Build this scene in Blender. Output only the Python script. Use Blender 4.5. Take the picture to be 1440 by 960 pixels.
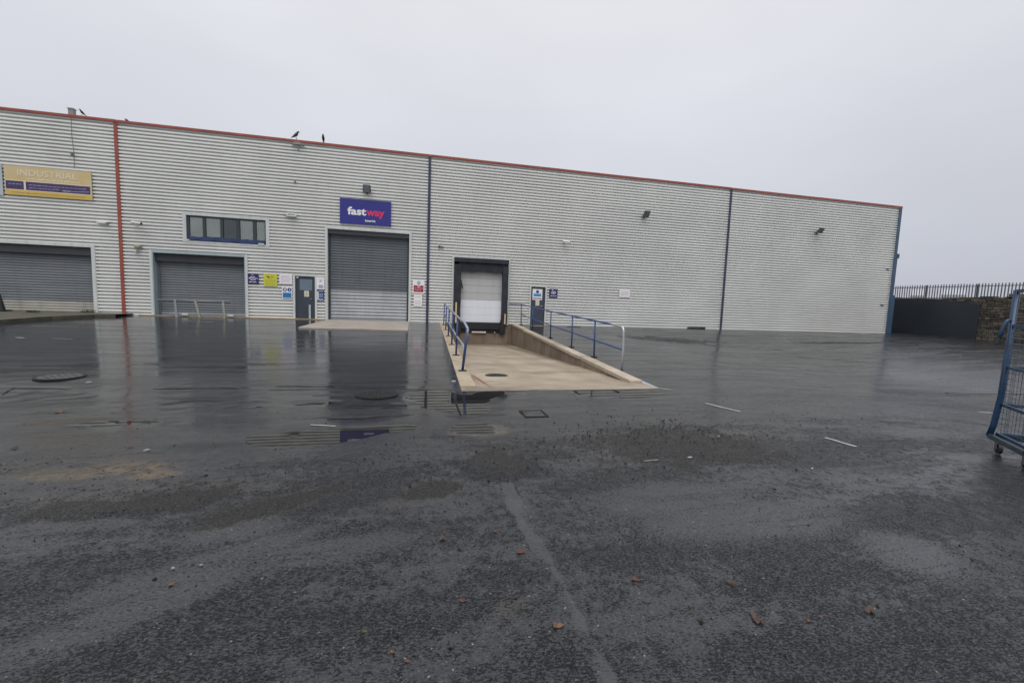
import bpy, math, random
from mathutils import Vector, noise
R = math.radians
random.seed(7)
SC = bpy.context.scene
COL = SC.collection
for o in list(bpy.data.objects): bpy.data.objects.remove(o)

# ------------------------------------------------------------------ camera
F_PX, YAW, PITCH, ROLL = 602.98, 0.22734, -0.09028, 0.035574
EYE = Vector((0.0, -22.98, 1.1827))
fw = Vector((math.sin(YAW)*math.cos(PITCH), math.cos(YAW)*math.cos(PITCH), math.sin(PITCH)))
rt = fw.cross(Vector((0, 0, 1))).normalized(); up = rt.cross(fw)
c_, s_ = math.cos(ROLL), math.sin(ROLL)
rt, up = c_*rt + s_*up, -s_*rt + c_*up
cam_d = bpy.data.cameras.new("camera"); cam = bpy.data.objects.new("camera", cam_d); COL.objects.link(cam)
from mathutils import Matrix
mw = Matrix((rt, up, -fw)).transposed().to_4x4(); mw.translation = EYE
cam.matrix_world = mw
cam_d.sensor_width = 36.0; cam_d.lens = F_PX/1440*36.0
cam_d.clip_start = 0.05; cam_d.clip_end = 3000
SC.camera = cam
SC.render.resolution_x, SC.render.resolution_y = 1024, 682

# ------------------------------------------------------------------ world: overcast sky
SUN_EL, SUN_AZ = R(66), R(200)      # behind the camera, behind the cloud
world = bpy.data.worlds.new("World"); SC.world = world; world.use_nodes = True
nt = world.node_tree; N = nt.nodes; L = nt.links
bg = N["Background"]
sky = N.new("ShaderNodeTexSky"); sky.sky_type = 'NISHITA'; sky.sun_disc = False
sky.sun_elevation = SUN_EL; sky.sun_rotation = SUN_AZ; sky.dust_density = 6; sky.air_density = 1.0
tc = N.new("ShaderNodeTexCoord"); sep = N.new("ShaderNodeSeparateXYZ"); L.new(tc.outputs["Generated"], sep.inputs[0])
ramp = N.new("ShaderNodeValToRGB"); L.new(sep.outputs["Z"], ramp.inputs[0])
ramp.color_ramp.elements[0].position = 0.0; ramp.color_ramp.elements[0].color = (0.47, 0.49, 0.56, 1)
ramp.color_ramp.elements[1].position = 1.0; ramp.color_ramp.elements[1].color = (0.86, 0.87, 0.90, 1)
e = ramp.color_ramp.elements.new(0.25); e.color = (0.60, 0.615, 0.67, 1)
e = ramp.color_ramp.elements.new(0.55); e.color = (0.73, 0.74, 0.775, 1)
cn = N.new("ShaderNodeTexNoise"); cn.inputs["Scale"].default_value = 1.6; cn.inputs["Detail"].default_value = 3
mp = N.new("ShaderNodeMapping"); mp.inputs["Scale"].default_value = (1, 1, 2.5)
L.new(tc.outputs["Generated"], mp.inputs[0]); L.new(mp.outputs[0], cn.inputs["Vector"])
cr = N.new("ShaderNodeMapRange"); L.new(cn.outputs["Fac"], cr.inputs[0])
cr.inputs[1].default_value = 0.3; cr.inputs[2].default_value = 0.7; cr.inputs[3].default_value = 0.94; cr.inputs[4].default_value = 1.05
mul = N.new("ShaderNodeVectorMath"); mul.operation = 'SCALE'; L.new(ramp.outputs[0], mul.inputs[0]); L.new(cr.outputs[0], mul.inputs["Scale"])
SKY_K = 5.9
mul2 = N.new("ShaderNodeVectorMath"); mul2.operation = 'SCALE'; L.new(mul.outputs[0], mul2.inputs[0]); mul2.inputs["Scale"].default_value = SKY_K
mix = N.new("ShaderNodeMix"); mix.data_type = 'RGBA'; mix.inputs["Factor"].default_value = 0.05
L.new(mul2.outputs[0], mix.inputs["A"]); L.new(sky.outputs[0], mix.inputs["B"])
L.new(mix.outputs["Result"], bg.inputs["Color"]); bg.inputs["Strength"].default_value = 0.1

sun_d = bpy.data.lights.new("sun", 'SUN'); sun = bpy.data.objects.new("sun", sun_d); COL.objects.link(sun)
sun_d.energy = 1.1; sun_d.angle = R(50); sun_d.color = (1.0, 0.985, 0.96)
sd = Vector((math.sin(SUN_AZ)*math.cos(SUN_EL), math.cos(SUN_AZ)*math.cos(SUN_EL), math.sin(SUN_EL)))
sun.rotation_euler = sd.to_track_quat('Z', 'Y').to_euler(); sun.location = (0, -40, 40)

SC.view_settings.view_transform = 'Standard'; SC.view_settings.look = 'None'
SC.view_settings.exposure = 0.9; SC.view_settings.gamma = 1.0; SC.view_settings.use_curve_mapping = False
SC.render.engine = 'CYCLES'

# ------------------------------------------------------------------ ground height and survey helpers
def sm(a, b, x):
    t = min(1, max(0, (x-a)/(b-a))); return t*t*(3-2*t)
def base_z(X, Y):
    d = max(0.0, -Y)
    if d > 15.6: d = 15.1
    elif d > 14.6:
        u = d-14.6; d = 14.6+u-u*u/2
    dip = 0.30*sm(6.5, 14.5, X)*min(1, max(0, (33.9-X)/19.4))*sm(0.8, 6, -Y)      # shallow dip added at right so its far slope mirrors sky, not the wall
    return -0.03*d*(1-0.62*sm(10, 34, X)) - dip
def G(px, py, dz=0.0):
    """point of the yard seen at a photograph pixel (surveying aid, 1440 x 960)"""
    d = fw*F_PX + rt*(px-720) - up*(py-480)
    t = 1e-4; pt = t
    while t < 2:
        q = EYE + d*t
        if q.z < base_z(q.x, q.y)+dz: break
        pt = t; t *= 1.003
    a, b = pt, t
    for _ in range(30):
        m = (a+b)/2; q = EYE + d*m
        if q.z < base_z(q.x, q.y)+dz: b = m
        else: a = m
    return EYE + d*b
PUD = [  # x, y, rx, ry, rot, depth
    (0.62, -15.65, 0.40, 0.80, 0.25, 0.026), (0.66, -16.35, 0.28, 0.45, 0.6, 0.018), (1.28, -15.55, 0.30, 0.35, 0.0, 0.017), (1.75, -15.45, 0.32, 0.14, 0.0, 0.015),
    (3.95, -15.62, 0.66, 0.34, 0.0, 0.024), (3.3, -15.5, 0.3, 0.12, 0.0, 0.014), (0.15, -15.7, 0.30, 0.20, 0.1, 0.014),
    (-1.10, -17.75, 0.58, 0.26, 0.12, 0.018), (-0.35, -17.45, 0.50, 0.20, 0.25, 0.016), (0.80, -17.6, 0.30, 0.28, 0.2, 0.012),
    (-2.6, -17.8, 0.8, 0.20, 0.05, 0.013), (-0.55, -16.3, 0.7, 0.16, 0.1, 0.012), (-1.3, -16.0, 0.5, 0.12, 0.0, 0.012), (-3.6, -16.9, 0.9, 0.2, 0.1, 0.012)]
FLAT = -0.453
def und(X, Y):
    k = sm(0.0, 1.2, -Y)
    n = noise.noise(Vector((X*0.45, Y*0.45, 3.1)))*0.006 + noise.noise(Vector((X*1.3, Y*1.6, 9.1)))*0.0022
    if -19.5 < Y < -14 and -8 < X < 6.5:
        n += noise.noise(Vector((X*4, Y*5, 1.7)))*0.0036 + noise.noise(Vector((X*11, Y*14, 5.7)))*0.0022
        for (cx, cy, rx, ry, a, dp) in PUD:
            dx, dy = X-cx, Y-cy
            u = (dx*math.cos(a)+dy*math.sin(a))/rx; v = (-dx*math.sin(a)+dy*math.cos(a))/ry
            r2 = u*u+v*v
            if r2 < 6: n -= dp*math.exp(-r2*0.9)
    # quiet beside the ramp
    e = 1.0
    if -15.6 < Y < 0: e = min(sm(0.0, 0.7, abs(X-XL(Y))), sm(0.0, 0.7, abs(X-XR(Y))))
    return n*k*(0.25+0.75*e)
def XL(Y): return 1.34 + 0.0305*max(Y, -15.3)
def XR(Y): return 5.55 + 0.041*max(Y, -15.3)
def gz(X, Y): return base_z(X, Y) + und(X, Y)

# ------------------------------------------------------------------ materials
def nodes(name):
    m = bpy.data.materials.new(name); m.use_nodes = True
    return m, m.node_tree.nodes, m.node_tree.links, m.node_tree.nodes["Principled BSDF"]
def rgb(c): return (c[0], c[1], c[2], 1)
def M(name, col, rough=0.6, metal=0.0, var=0.10, scale=2.0, bump=0.0, bscale=60.0, stretch=(1, 1, 1), spec=0.5, coat=0.0, alt=None, dirt=0.0):
    m, n, l, p = nodes(name)
    t = n.new("ShaderNodeTexCoord"); mp = n.new("ShaderNodeMapping"); mp.inputs["Scale"].default_value = stretch
    l.new(t.outputs["Object"], mp.inputs[0])
    a = n.new("ShaderNodeTexNoise"); a.inputs["Scale"].default_value = scale; a.inputs["Detail"].default_value = 6; a.inputs["Roughness"].default_value = 0.6
    l.new(mp.outputs[0], a.inputs["Vector"])
    r = n.new("ShaderNodeValToRGB"); l.new(a.outputs["Fac"], r.inputs[0])
    c1 = alt if alt else tuple(min(1, x*(1+var)) for x in col); c0 = tuple(x*(1-var) for x in col) if not alt else col
    r.color_ramp.elements[0].position = 0.3; r.color_ramp.elements[0].color = rgb(c0)
    r.color_ramp.elements[1].position = 0.7; r.color_ramp.elements[1].color = rgb(c1)
    out = r.outputs[0]
    if dirt > 0:   # rain streaks: noise drawn out down the wall
        mp2 = n.new("ShaderNodeMapping"); mp2.inputs["Scale"].default_value = (5, 5, 0.35); l.new(t.outputs["Object"], mp2.inputs[0])
        b = n.new("ShaderNodeTexNoise"); b.inputs["Scale"].default_value = 1.0; b.inputs["Detail"].default_value = 7; l.new(mp2.outputs[0], b.inputs["Vector"])
        k = n.new("ShaderNodeMapRange"); l.new(b.outputs["Fac"], k.inputs[0]); k.inputs[1].default_value = 0.5; k.inputs[2].default_value = 0.8
        k.inputs[3].default_value = 0; k.inputs[4].default_value = dirt
        x = n.new("ShaderNodeMix"); x.data_type = 'RGBA'; l.new(k.outputs[0], x.inputs["Factor"]); l.new(out, x.inputs["A"])
        x.inputs["B"].default_value = rgb(tuple(v*0.45 for v in col)); out = x.outputs["Result"]
    l.new(out, p.inputs["Base Color"])
    p.inputs["Roughness"].default_value = rough; p.inputs["Metallic"].default_value = metal
    p.inputs["Specular IOR Level"].default_value = spec; p.inputs["Coat Weight"].default_value = coat
    if bump > 0:
        b = n.new("ShaderNodeTexNoise"); b.inputs["Scale"].default_value = bscale; b.inputs["Detail"].default_value = 5
        l.new(t.outputs["Object"], b.inputs["Vector"])
        bm = n.new("ShaderNodeBump"); bm.inputs["Strength"].default_value = 1; bm.inputs["Distance"].default_value = bump
        l.new(b.outputs["Fac"], bm.inputs["Height"]); l.new(bm.outputs[0], p.inputs["Normal"])
    return m
CLAD = M("grey_cladding", (0.76, 0.765, 0.735), 0.42, 0.0, 0.07, 0.35, dirt=0.10)
TRIMW = M("pale_flashing", (0.56, 0.59, 0.57), 0.45, 0, 0.07, 1.5, dirt=0.4)
TRIMB = M("pale_blue_flashing", (0.36, 0.43, 0.45), 0.45, 0, 0.08, 1.5, dirt=0.3)
RED = M("red_trim", (0.30, 0.068, 0.042), 0.42, 0, 0.22, 1.2)
NAVY = M("navy_trim", (0.035, 0.042, 0.085), 0.45, 0, 0.25, 1.5)
TEALB = M("dark_blue_trim", (0.045, 0.085, 0.135), 0.45, 0, 0.2, 1.5)
SHUT = M("shutter_grey", (0.17, 0.185, 0.20), 0.42, 0.15, 0.14, 0.9, dirt=0.3, stretch=(0.6, 1, 4))
SHUTD = M("shutter_dark", (0.115, 0.13, 0.145), 0.42, 0.15, 0.14, 0.9, dirt=0.3, stretch=(0.6, 1, 4))
SHUTL = M("shutter_galvanised", (0.33, 0.35, 0.37), 0.38, 0.3, 0.14, 1.2, dirt=0.3)
SHUTT = M("shutter_tan", (0.36, 0.35, 0.31), 0.45, 0.1, 0.14, 1.2, dirt=0.5)
HOUS = M("shutter_housing", (0.04, 0.045, 0.052), 0.6)
BLACK = M("black_rubber", (0.012, 0.013, 0.016), 0.7, 0, 0.3, 5, bump=0.004, bscale=9)
BLACKC = M("black_canvas", (0.02, 0.022, 0.032), 0.75, 0, 0.35, 3, bump=0.006, bscale=6)
SECG = M("dock_door_grey", (0.47, 0.47, 0.465), 0.5, 0, 0.04, 1.0, dirt=0.15)
SECW = M("dock_door_white", (0.72, 0.74, 0.79), 0.45, 0, 0.03, 1.0, dirt=0.1)
DOORN = M("navy_door", (0.045, 0.055, 0.085), 0.45, 0, 0.12, 2.0)
DOORG = M("slate_door", (0.04, 0.05, 0.068), 0.45, 0, 0.12, 2.0)
DOORGL = M("slate_panel", (0.13, 0.18, 0.235), 0.3, 0, 0.12, 2.0)
WINF = M("window_frame", (0.035, 0.045, 0.055), 0.45)
BLIND = M("blind_cloth", (0.86, 0.90, 0.83), 0.8, 0, 0.08, 2)
BLINDD = M("blind_dark", (0.19, 0.22, 0.25), 0.8, 0, 0.08, 2)
BLUEP = M("blue_sheet", (0.022, 0.045, 0.13), 0.5, 0, 0.3, 4, bump=0.01, bscale=5)
RAILB = M("blue_rail_paint", (0.028, 0.06, 0.18), 0.38, 0, 0.25, 9)
RAILG = M("galvanised_rail", (0.50, 0.51, 0.52), 0.4, 0.5, 0.12, 8)
RAILW = M("worn_rail", (0.30, 0.33, 0.40), 0.4, 0.3, 0.3, 9)
BASEP = M("rusty_base_plate", (0.05, 0.035, 0.025), 0.8, 0, 0.4, 12)
CAGEB = M("cage_blue_paint", (0.011, 0.042, 0.098), 0.34, 0, 0.35, 10)
CAGED = M("cage_dark_steel", (0.045, 0.065, 0.08), 0.45, 0.2, 0.3, 12)
WIRE = M("zinc_wire", (0.10, 0.12, 0.14), 0.4, 0.5, 0.2, 12)
TYRE = M("caster_rubber", (0.015, 0.015, 0.015), 0.6)
STEEL = M("dull_steel", (0.22, 0.22, 0.22), 0.4, 0.6)
BARR = M("barrier_galvanised", (0.33, 0.32, 0.27), 0.5, 0.2, 0.2, 6)
PALE = M("palisade_steel", (0.16, 0.17, 0.19), 0.5, 0.3, 0.2, 3)
STONE = [M("rubble_stone_a", (0.075, 0.062, 0.045), 0.85, 0, 0.35, 8, bump=0.01, bscale=20),
         M("rubble_stone_b", (0.045, 0.042, 0.034), 0.85, 0, 0.35, 8, bump=0.01, bscale=20),
         M("rubble_stone_c", (0.11, 0.10, 0.08), 0.85, 0, 0.35, 8, bump=0.01, bscale=20)]
MORT = M("mortar", (0.055, 0.05, 0.04), 0.9, 0, 0.3, 6)
PANELD = M("charcoal_panel", (0.020, 0.027, 0.037), 0.45, 0, 0.3, 0.8, bump=0.004, bscale=2)
CONC = M("retaining_concrete", (0.20, 0.155, 0.115), 0.8, 0, 0.3, 1.4, bump=0.006, bscale=30, dirt=0.6)
COPE = M("coping_concrete", (0.35, 0.30, 0.225), 0.8, 0, 0.22, 3, bump=0.004, bscale=50)
COPES = [COPE, M("coping_concrete_worn", (0.31, 0.255, 0.195), 0.8, 0, 0.3, 2.4, bump=0.005, bscale=50), M("coping_concrete_pale", (0.39, 0.33, 0.265), 0.8, 0, 0.2, 2.8, bump=0.004, bscale=50)]
KERBT = M("kerb_tan", (0.33, 0.275, 0.20), 0.8, 0, 0.25, 3, bump=0.004, bscale=50)
SLAB = M("pad_concrete", (0.30, 0.265, 0.23), 0.6, 0, 0.18, 1.4, bump=0.003, bscale=60)
KERBD = M("mossy_kerb", (0.075, 0.07, 0.05), 0.7, 0, 0.4, 2.2, bump=0.006, bscale=30)
STRIP = M("tan_strip", (0.30, 0.22, 0.13), 0.7, 0, 0.3, 2)
LINE = M("worn_white_paint", (0.34, 0.34, 0.335), 0.45, 0, 0.2, 9)
LINEF = M("faded_paint", (0.16, 0.165, 0.17), 0.35, 0, 0.4, 9)
YPAINT = M("yellow_paint", (0.34, 0.26, 0.12), 0.6, 0, 0.5, 9)
CREAM = M("cream_guide", (0.60, 0.46, 0.24), 0.5, 0, 0.15, 6)
CREAML = M("cream_lip", (0.62, 0.58, 0.48), 0.5, 0, 0.15, 6)
IRON = M("cast_iron", (0.010, 0.010, 0.011), 0.55, 0.0, 0.3, 12, bump=0.004, bscale=40, spec=0.25)
IRONG = M("worn_iron", (0.06, 0.062, 0.062), 0.5, 0.1, 0.3, 12, bump=0.004, bscale=40)
CRACKM = M("crack_dark", (0.004, 0.004, 0.004), 0.8, spec=0.15)
DRAINB = M("wet_iron_bar", (0.12, 0.12, 0.125), 0.45, 0, 0.2, 12)
SLOT = M("drain_dark", (0.004, 0.004, 0.005), 0.9, spec=0.0)
BIRDM = M("black_feathers", (0.012, 0.012, 0.016), 0.6)
LAMPB = M("floodlight_body", (0.11, 0.115, 0.13), 0.5, 0.2)
LAMPG = M("floodlight_glass", (0.20, 0.21, 0.23), 0.15, 0, 0.25, 8)
WHITEP = M("white_plastic", (0.62, 0.63, 0.60), 0.4)
GREYP = M("grey_plastic", (0.25, 0.25, 0.24), 0.5)
OCHRE = M("weathered_plastic", (0.34, 0.33, 0.22), 0.6, 0, 0.3, 12)
ROOFM = M("roof_sheet", (0.28, 0.29, 0.30), 0.5)
CONEM = M("dark_green_cone", (0.012, 0.022, 0.018), 0.5, 0, 0.3, 6)
PINKP = M("white_board", (0.80, 0.78, 0.81), 0.5, 0, 0.04)
def flat(name, c, r=0.45): return M(name, c, r, 0, 0.06, 3)
SBLUE = flat("fascia_blue", (0.028, 0.030, 0.22), 0.3)
SNAVY = flat("notice_navy", (0.022, 0.018, 0.11))
SWHITE = flat("letter_white", (0.80, 0.80, 0.82))
SPINK = flat("letter_pink", (0.70, 0.03, 0.13))
SYEL = flat("notice_yellow", (0.58, 0.58, 0.045))
SBLK = flat("print_black", (0.02, 0.02, 0.02))
SCYAN = flat("notice_cyan", (0.03, 0.22, 0.50))
SDBLUE = flat("print_blue", (0.02, 0.07, 0.22))
SRED = flat("print_red", (0.32, 0.015, 0.03))
SPALER = flat("print_faded_red", (0.50, 0.32, 0.38))
SGREYT = flat("print_grey", (0.36, 0.36, 0.40))
SYELLD = M("banner_gold", (0.58, 0.43, 0.15), 0.5, 0, 0.1, 1.1, alt=(0.58, 0.50, 0.36))
SGOLD = flat("banner_gold_deep", (0.62, 0.42, 0.08))
SPURP = M("banner_purple", (0.055, 0.035, 0.11), 0.45, 0, 0.3, 3)
SCREAM = flat("banner_letters", (0.70, 0.62, 0.45))
SPALEB = flat("banner_pale_end", (0.42, 0.47, 0.50))
SLILAC = flat("banner_lilac", (0.30, 0.26, 0.42))
def leafm(n, c): return M(n, c, 0.45, 0, 0.35, 40)
LEAF = [leafm("leaf_orange", (0.12, 0.050, 0.022)), leafm("leaf_brown", (0.055, 0.028, 0.018)), leafm("leaf_dark", (0.028, 0.02, 0.016)), leafm("leaf_russet", (0.085, 0.032, 0.02))]
GREEN = leafm("weed_green", (0.04, 0.065, 0.02))
CHIPL = M("pale_chips", (0.26, 0.25, 0.23), 0.5); CHIPD = M("dark_chips", (0.010, 0.009, 0.008), 0.6, spec=0.15)
FAR = M("far_sheeting", (0.42, 0.43, 0.46), 0.7); FARR = M("far_roof", (0.42, 0.43, 0.47), 0.7)
GL, n, l, p = nodes("window_glass")
n.remove(p); out = n["Material Output"]; tr = n.new("ShaderNodeBsdfTransparent"); gg = n.new("ShaderNodeBsdfGlossy"); gg.inputs["Roughness"].default_value = 0.03
tr.inputs[0].default_value = (0.97, 0.98, 0.975, 1)
fr = n.new("ShaderNodeFresnel"); fr.inputs[0].default_value = 1.5; mx = n.new("ShaderNodeMixShader")
l.new(fr.outputs[0], mx.inputs[0]); l.new(tr.outputs[0], mx.inputs[1]); l.new(gg.outputs[0], mx.inputs[2]); l.new(mx.outputs[0], out.inputs[0])

# wet asphalt ---------------------------------------------------------------
def math_node(n, l, op, a, b=None, c=None, clamp=False):
    x = n.new("ShaderNodeMath"); x.operation = op; x.use_clamp = clamp
    for i, v in enumerate((a, b, c)):
        if v is None: continue
        if isinstance(v, (int, float)): x.inputs[i].default_value = v
        else: l.new(v, x.inputs[i])
    return x.outputs[0]
def asphalt():
    m, n, l, p = nodes("wet_asphalt")
    t = n.new("ShaderNodeTexCoord"); P = t.outputs["Object"]
    def noi(scale, detail=5, rough=0.6, st=(1, 1, 1), rot=0, dist=0.0):
        mp = n.new("ShaderNodeMapping"); mp.inputs["Scale"].default_value = st; mp.inputs["Rotation"].default_value = (0, 0, rot)
        l.new(P, mp.inputs[0]); x = n.new("ShaderNodeTexNoise"); x.inputs["Scale"].default_value = scale
        x.inputs["Detail"].default_value = detail; x.inputs["Roughness"].default_value = rough; x.inputs["Distortion"].default_value = dist
        l.new(mp.outputs[0], x.inputs["Vector"]); return x.outputs["Fac"]
    def rng(v, a, b, c=0.0, d=1.0, smooth=True):
        x = n.new("ShaderNodeMapRange"); x.interpolation_type = 'SMOOTHSTEP' if smooth else 'LINEAR'
        l.new(v, x.inputs[0]); x.inputs[1].default_value = a; x.inputs[2].default_value = b; x.inputs[3].default_value = c; x.inputs[4].default_value = d
        return x.outputs[0]
    def mask(name, edge=0.4, wob=0.9):
        at = n.new("ShaderNodeAttribute"); at.attribute_name = name
        return rng(math_node(n, l, 'ADD', at.outputs["Fac"], math_node(n, l, 'MULTIPLY_ADD', wobn, wob, -wob/2)), -edge, edge)
    wobn = noi(2.6, 7, 0.65)
    big = noi(0.22, 4, 0.55, (1, 1.6, 1)); mid = noi(0.9, 6, 0.65, (0.6, 1.5, 1), 0.25); fine = noi(14, 4, 0.7); grit = noi(95, 3, 0.75)
    streak2 = noi(2.2, 8, 0.75, (0.22, 2.4, 1), -0.03)
    spk = noi(55, 4, 0.8); pit = noi(24, 5, 0.7, (0.7, 1.5, 1))
    wave = noi(1.5, 2.5, 0.5, (0.30, 2.0, 1), 0.05)
    streak = noi(1.2, 7, 0.7, (0.35, 2.2, 1), 0.08)
    vo = n.new("ShaderNodeTexVoronoi"); vo.inputs["Scale"].default_value = 125; l.new(P, vo.inputs["Vector"])
    vo2 = n.new("ShaderNodeTexVoronoi"); vo2.inputs["Scale"].default_value = 52; l.new(P, vo2.inputs["Vector"])
    sepx = n.new("ShaderNodeSeparateXYZ"); l.new(P, sepx.inputs[0])
    # coarseness: the near part of the yard is an older open surface, the far part is smoother and flooded
    yy = math_node(n, l, 'ADD', sepx.outputs["Y"], math_node(n, l, 'MULTIPLY', math_node(n, l, 'SUBTRACT', big, 0.5), 3.0))
    yy = math_node(n, l, 'ADD', yy, math_node(n, l, 'MULTIPLY', math_node(n, l, 'SUBTRACT', mid, 0.5), 1.5))
    coarse = rng(yy, -18.3, -17.3, 1.0, 0.0)
    xr = rng(sepx.outputs["X"], 2.0, 9.0)           # right part is open textured further out
    coarse2 = math_node(n, l, 'MULTIPLY', rng(yy, -17.5, -12.0, 1.0, 0.0), xr)
    coarse = math_node(n, l, 'MAXIMUM', coarse, math_node(n, l, 'MULTIPLY', coarse2, 0.30))
    # film of water lying in the coarse surface
    film = rng(math_node(n, l, 'ADD', mid, math_node(n, l, 'MULTIPLY', fine, 0.35)), 0.62, 0.80)
    film = math_node(n, l, 'MAXIMUM', film, mask("film")); dry = math_node(n, l, 'MULTIPLY', mask("dry", 0.22, 2.6), rng(fine, 0.35, 0.6, 0.45, 1.0))
    film = math_node(n, l, 'MULTIPLY', film, math_node(n, l, 'SUBTRACT', 1.0, dry))
    cw = math_node(n, l, 'MULTIPLY', coarse, math_node(n, l, 'SUBTRACT', 1.0, math_node(n, l, 'MULTIPLY', film, 0.72)))
    cw = math_node(n, l, 'MAXIMUM', cw, math_node(n, l, 'MULTIPLY', dry, 0.85))
    brk0 = noi(2.2, 8, 0.75, (0.22, 2.4, 1), -0.03)
    cwp = math_node(n, l, 'MAXIMUM', cw, math_node(n, l, 'MAXIMUM', math_node(n, l, 'MULTIPLY', coarse2, 0.40), math_node(n, l, 'MULTIPLY', rng(brk0, 0.47, 0.58), 0.75)))
    cwp = math_node(n, l, 'MAXIMUM', cwp, math_node(n, l, 'MULTIPLY', dry, 1.7))
    cwp = math_node(n, l, 'MULTIPLY', cwp, math_node(n, l, 'SUBTRACT', 1.0, math_node(n, l, 'MULTIPLY', mask('seal', 0.25, 0.35), 0.85)))
    pn = noi(60, 5, 0.72, (0.8, 1.6, 1), 0.35); th = math_node(n, l, 'MULTIPLY_ADD', cwp, -0.125, 0.635)
    th = math_node(n, l, 'ADD', th, math_node(n, l, 'MULTIPLY', math_node(n, l, 'SUBTRACT', fine, 0.5), 0.24))
    pore = rng(math_node(n, l, 'SUBTRACT', pn, th), -0.02, 0.04)
    # colour
    c0 = n.new("ShaderNodeValToRGB"); l.new(mid, c0.inputs[0])
    c0.color_ramp.elements[0].position = 0.25; c0.color_ramp.elements[0].color = (0.0055, 0.0064, 0.0092, 1)
    c0.color_ramp.elements[1].position = 0.8; c0.color_ramp.elements[1].color = (0.0135, 0.0148, 0.0195, 1)
    col = c0.outputs[0]
    def mixc(col, fac, c):
        x = n.new("ShaderNodeMix"); x.data_type = 'RGBA'
        if isinstance(fac, float): x.inputs["Factor"].default_value = fac
        else: l.new(fac, x.inputs["Factor"])
        l.new(col, x.inputs["A"]); x.inputs["B"].default_value = rgb(c); return x.outputs["Result"]
    # stones in the surface: voronoi cells pale or dark
    cellv = n.new("ShaderNodeSeparateColor"); l.new(vo.outputs["Color"], cellv.inputs[0])
    col = mixc(col, math_node(n, l, 'MULTIPLY', rng(cellv.outputs["Red"], 0.55, 0.95), 0.55), (0.045, 0.045, 0.047))
    col = mixc(col, rng(cellv.outputs["Green"], 0.996, 0.999), (0.16, 0.155, 0.145))
    col = mixc(col, math_node(n, l, 'MULTIPLY', rng(cellv.outputs["Blue"], 0.5, 0.9), 0.5), (0.012, 0.012, 0.013))
    sp = n.new('ShaderNodeMix'); sp.data_type = 'RGBA'; sp.blend_type = 'MULTIPLY'; sp.inputs['Factor'].default_value = 1.0; l.new(col, sp.inputs['A'])
    spv = math_node(n, l, 'MULTIPLY', rng(spk, 0.36, 0.66, 0.35, 1.9), rng(pit, 0.36, 0.46, 0.45, 1.0)); cb = n.new('ShaderNodeCombineColor')
    for q_ in range(3): l.new(spv, cb.inputs[q_])
    l.new(cb.outputs[0], sp.inputs['B']); col = sp.outputs['Result']
    for nm, c, k in (("stain_silt", (0.095, 0.066, 0.032), 0.9), ("stain_earth", (0.032, 0.027, 0.020), 0.55), ("stain_pale", (0.11, 0.095, 0.07), 0.8)):
        col = mixc(col, math_node(n, l, 'MULTIPLY', math_node(n, l, 'MULTIPLY', mask(nm, 0.3, 2.2), k), rng(fine, 0.3, 0.6)), c)
    sealm = mask('seal', 0.25, 0.35)
    col = mixc(col, math_node(n, l, 'MULTIPLY', sealm, 0.7), (0.034, 0.036, 0.041))
    l.new(col, p.inputs["Base Color"])
    # roughness
    r = math_node(n, l, 'MULTIPLY_ADD', cw, 0.10, 0.125)
    r = math_node(n, l, 'ADD', r, math_node(n, l, 'MULTIPLY', pore, 0.35))
    r = math_node(n, l, 'ADD', r, rng(streak, 0.44, 0.60, -0.02, 0.08))
    r = math_node(n, l, 'ADD', r, math_node(n, l, 'MULTIPLY', xr, 0.09))
    l.new(r, p.inputs["Roughness"])
    p.inputs["IOR"].default_value = 1.5; l.new(math_node(n, l, 'MULTIPLY_ADD', pore, -0.52, 0.77), p.inputs['Specular IOR Level'])
    # relief
    h = math_node(n, l, 'MULTIPLY', vo.outputs["Distance"], -0.0020)
    h = math_node(n, l, 'ADD', h, math_node(n, l, 'MULTIPLY', vo2.outputs["Distance"], -0.0022))
    h = math_node(n, l, 'ADD', h, math_node(n, l, 'MULTIPLY', grit, 0.0022))
    h = math_node(n, l, 'ADD', h, math_node(n, l, 'MULTIPLY', pore, -0.0035))
    near = rng(yy, -17.6, -14.5, 1.0, 0.10)
    brk = rng(streak2, 0.50, 0.60)     # rough bars between the wet streaks
    near = math_node(n, l, 'MAXIMUM', near, math_node(n, l, 'MULTIPLY', math_node(n, l, 'MULTIPLY', brk, math_node(n, l, 'SUBTRACT', 1.0, xr)), 0.55))
    h = math_node(n, l, 'MULTIPLY', h, math_node(n, l, 'MULTIPLY', near, math_node(n, l, 'MULTIPLY_ADD', cw, 0.95, 0.05)))
    h = math_node(n, l, 'ADD', h, math_node(n, l, 'MULTIPLY', wave, 0.0009))
    h = math_node(n, l, 'ADD', h, math_node(n, l, 'MULTIPLY', math_node(n, l, 'MULTIPLY', fine, near), 0.0014))
    bm = n.new("ShaderNodeBump"); bm.inputs["Strength"].default_value = 1.0; bm.inputs["Distance"].default_value = 1.0
    l.new(h, bm.inputs["Height"]); l.new(bm.outputs[0], p.inputs["Normal"])
    return m
def gb(px, py, rx, ry, rot, edge, wob=0.9):
    q = G(px, py); return (q.x, q.y, rx, ry, rot)
def gl(x0, y0, x1, y1, w, gate):
    a, b = G(x0, y0), G(x1, y1); return (a.x, a.y, b.x, b.y, w, gate)
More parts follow.
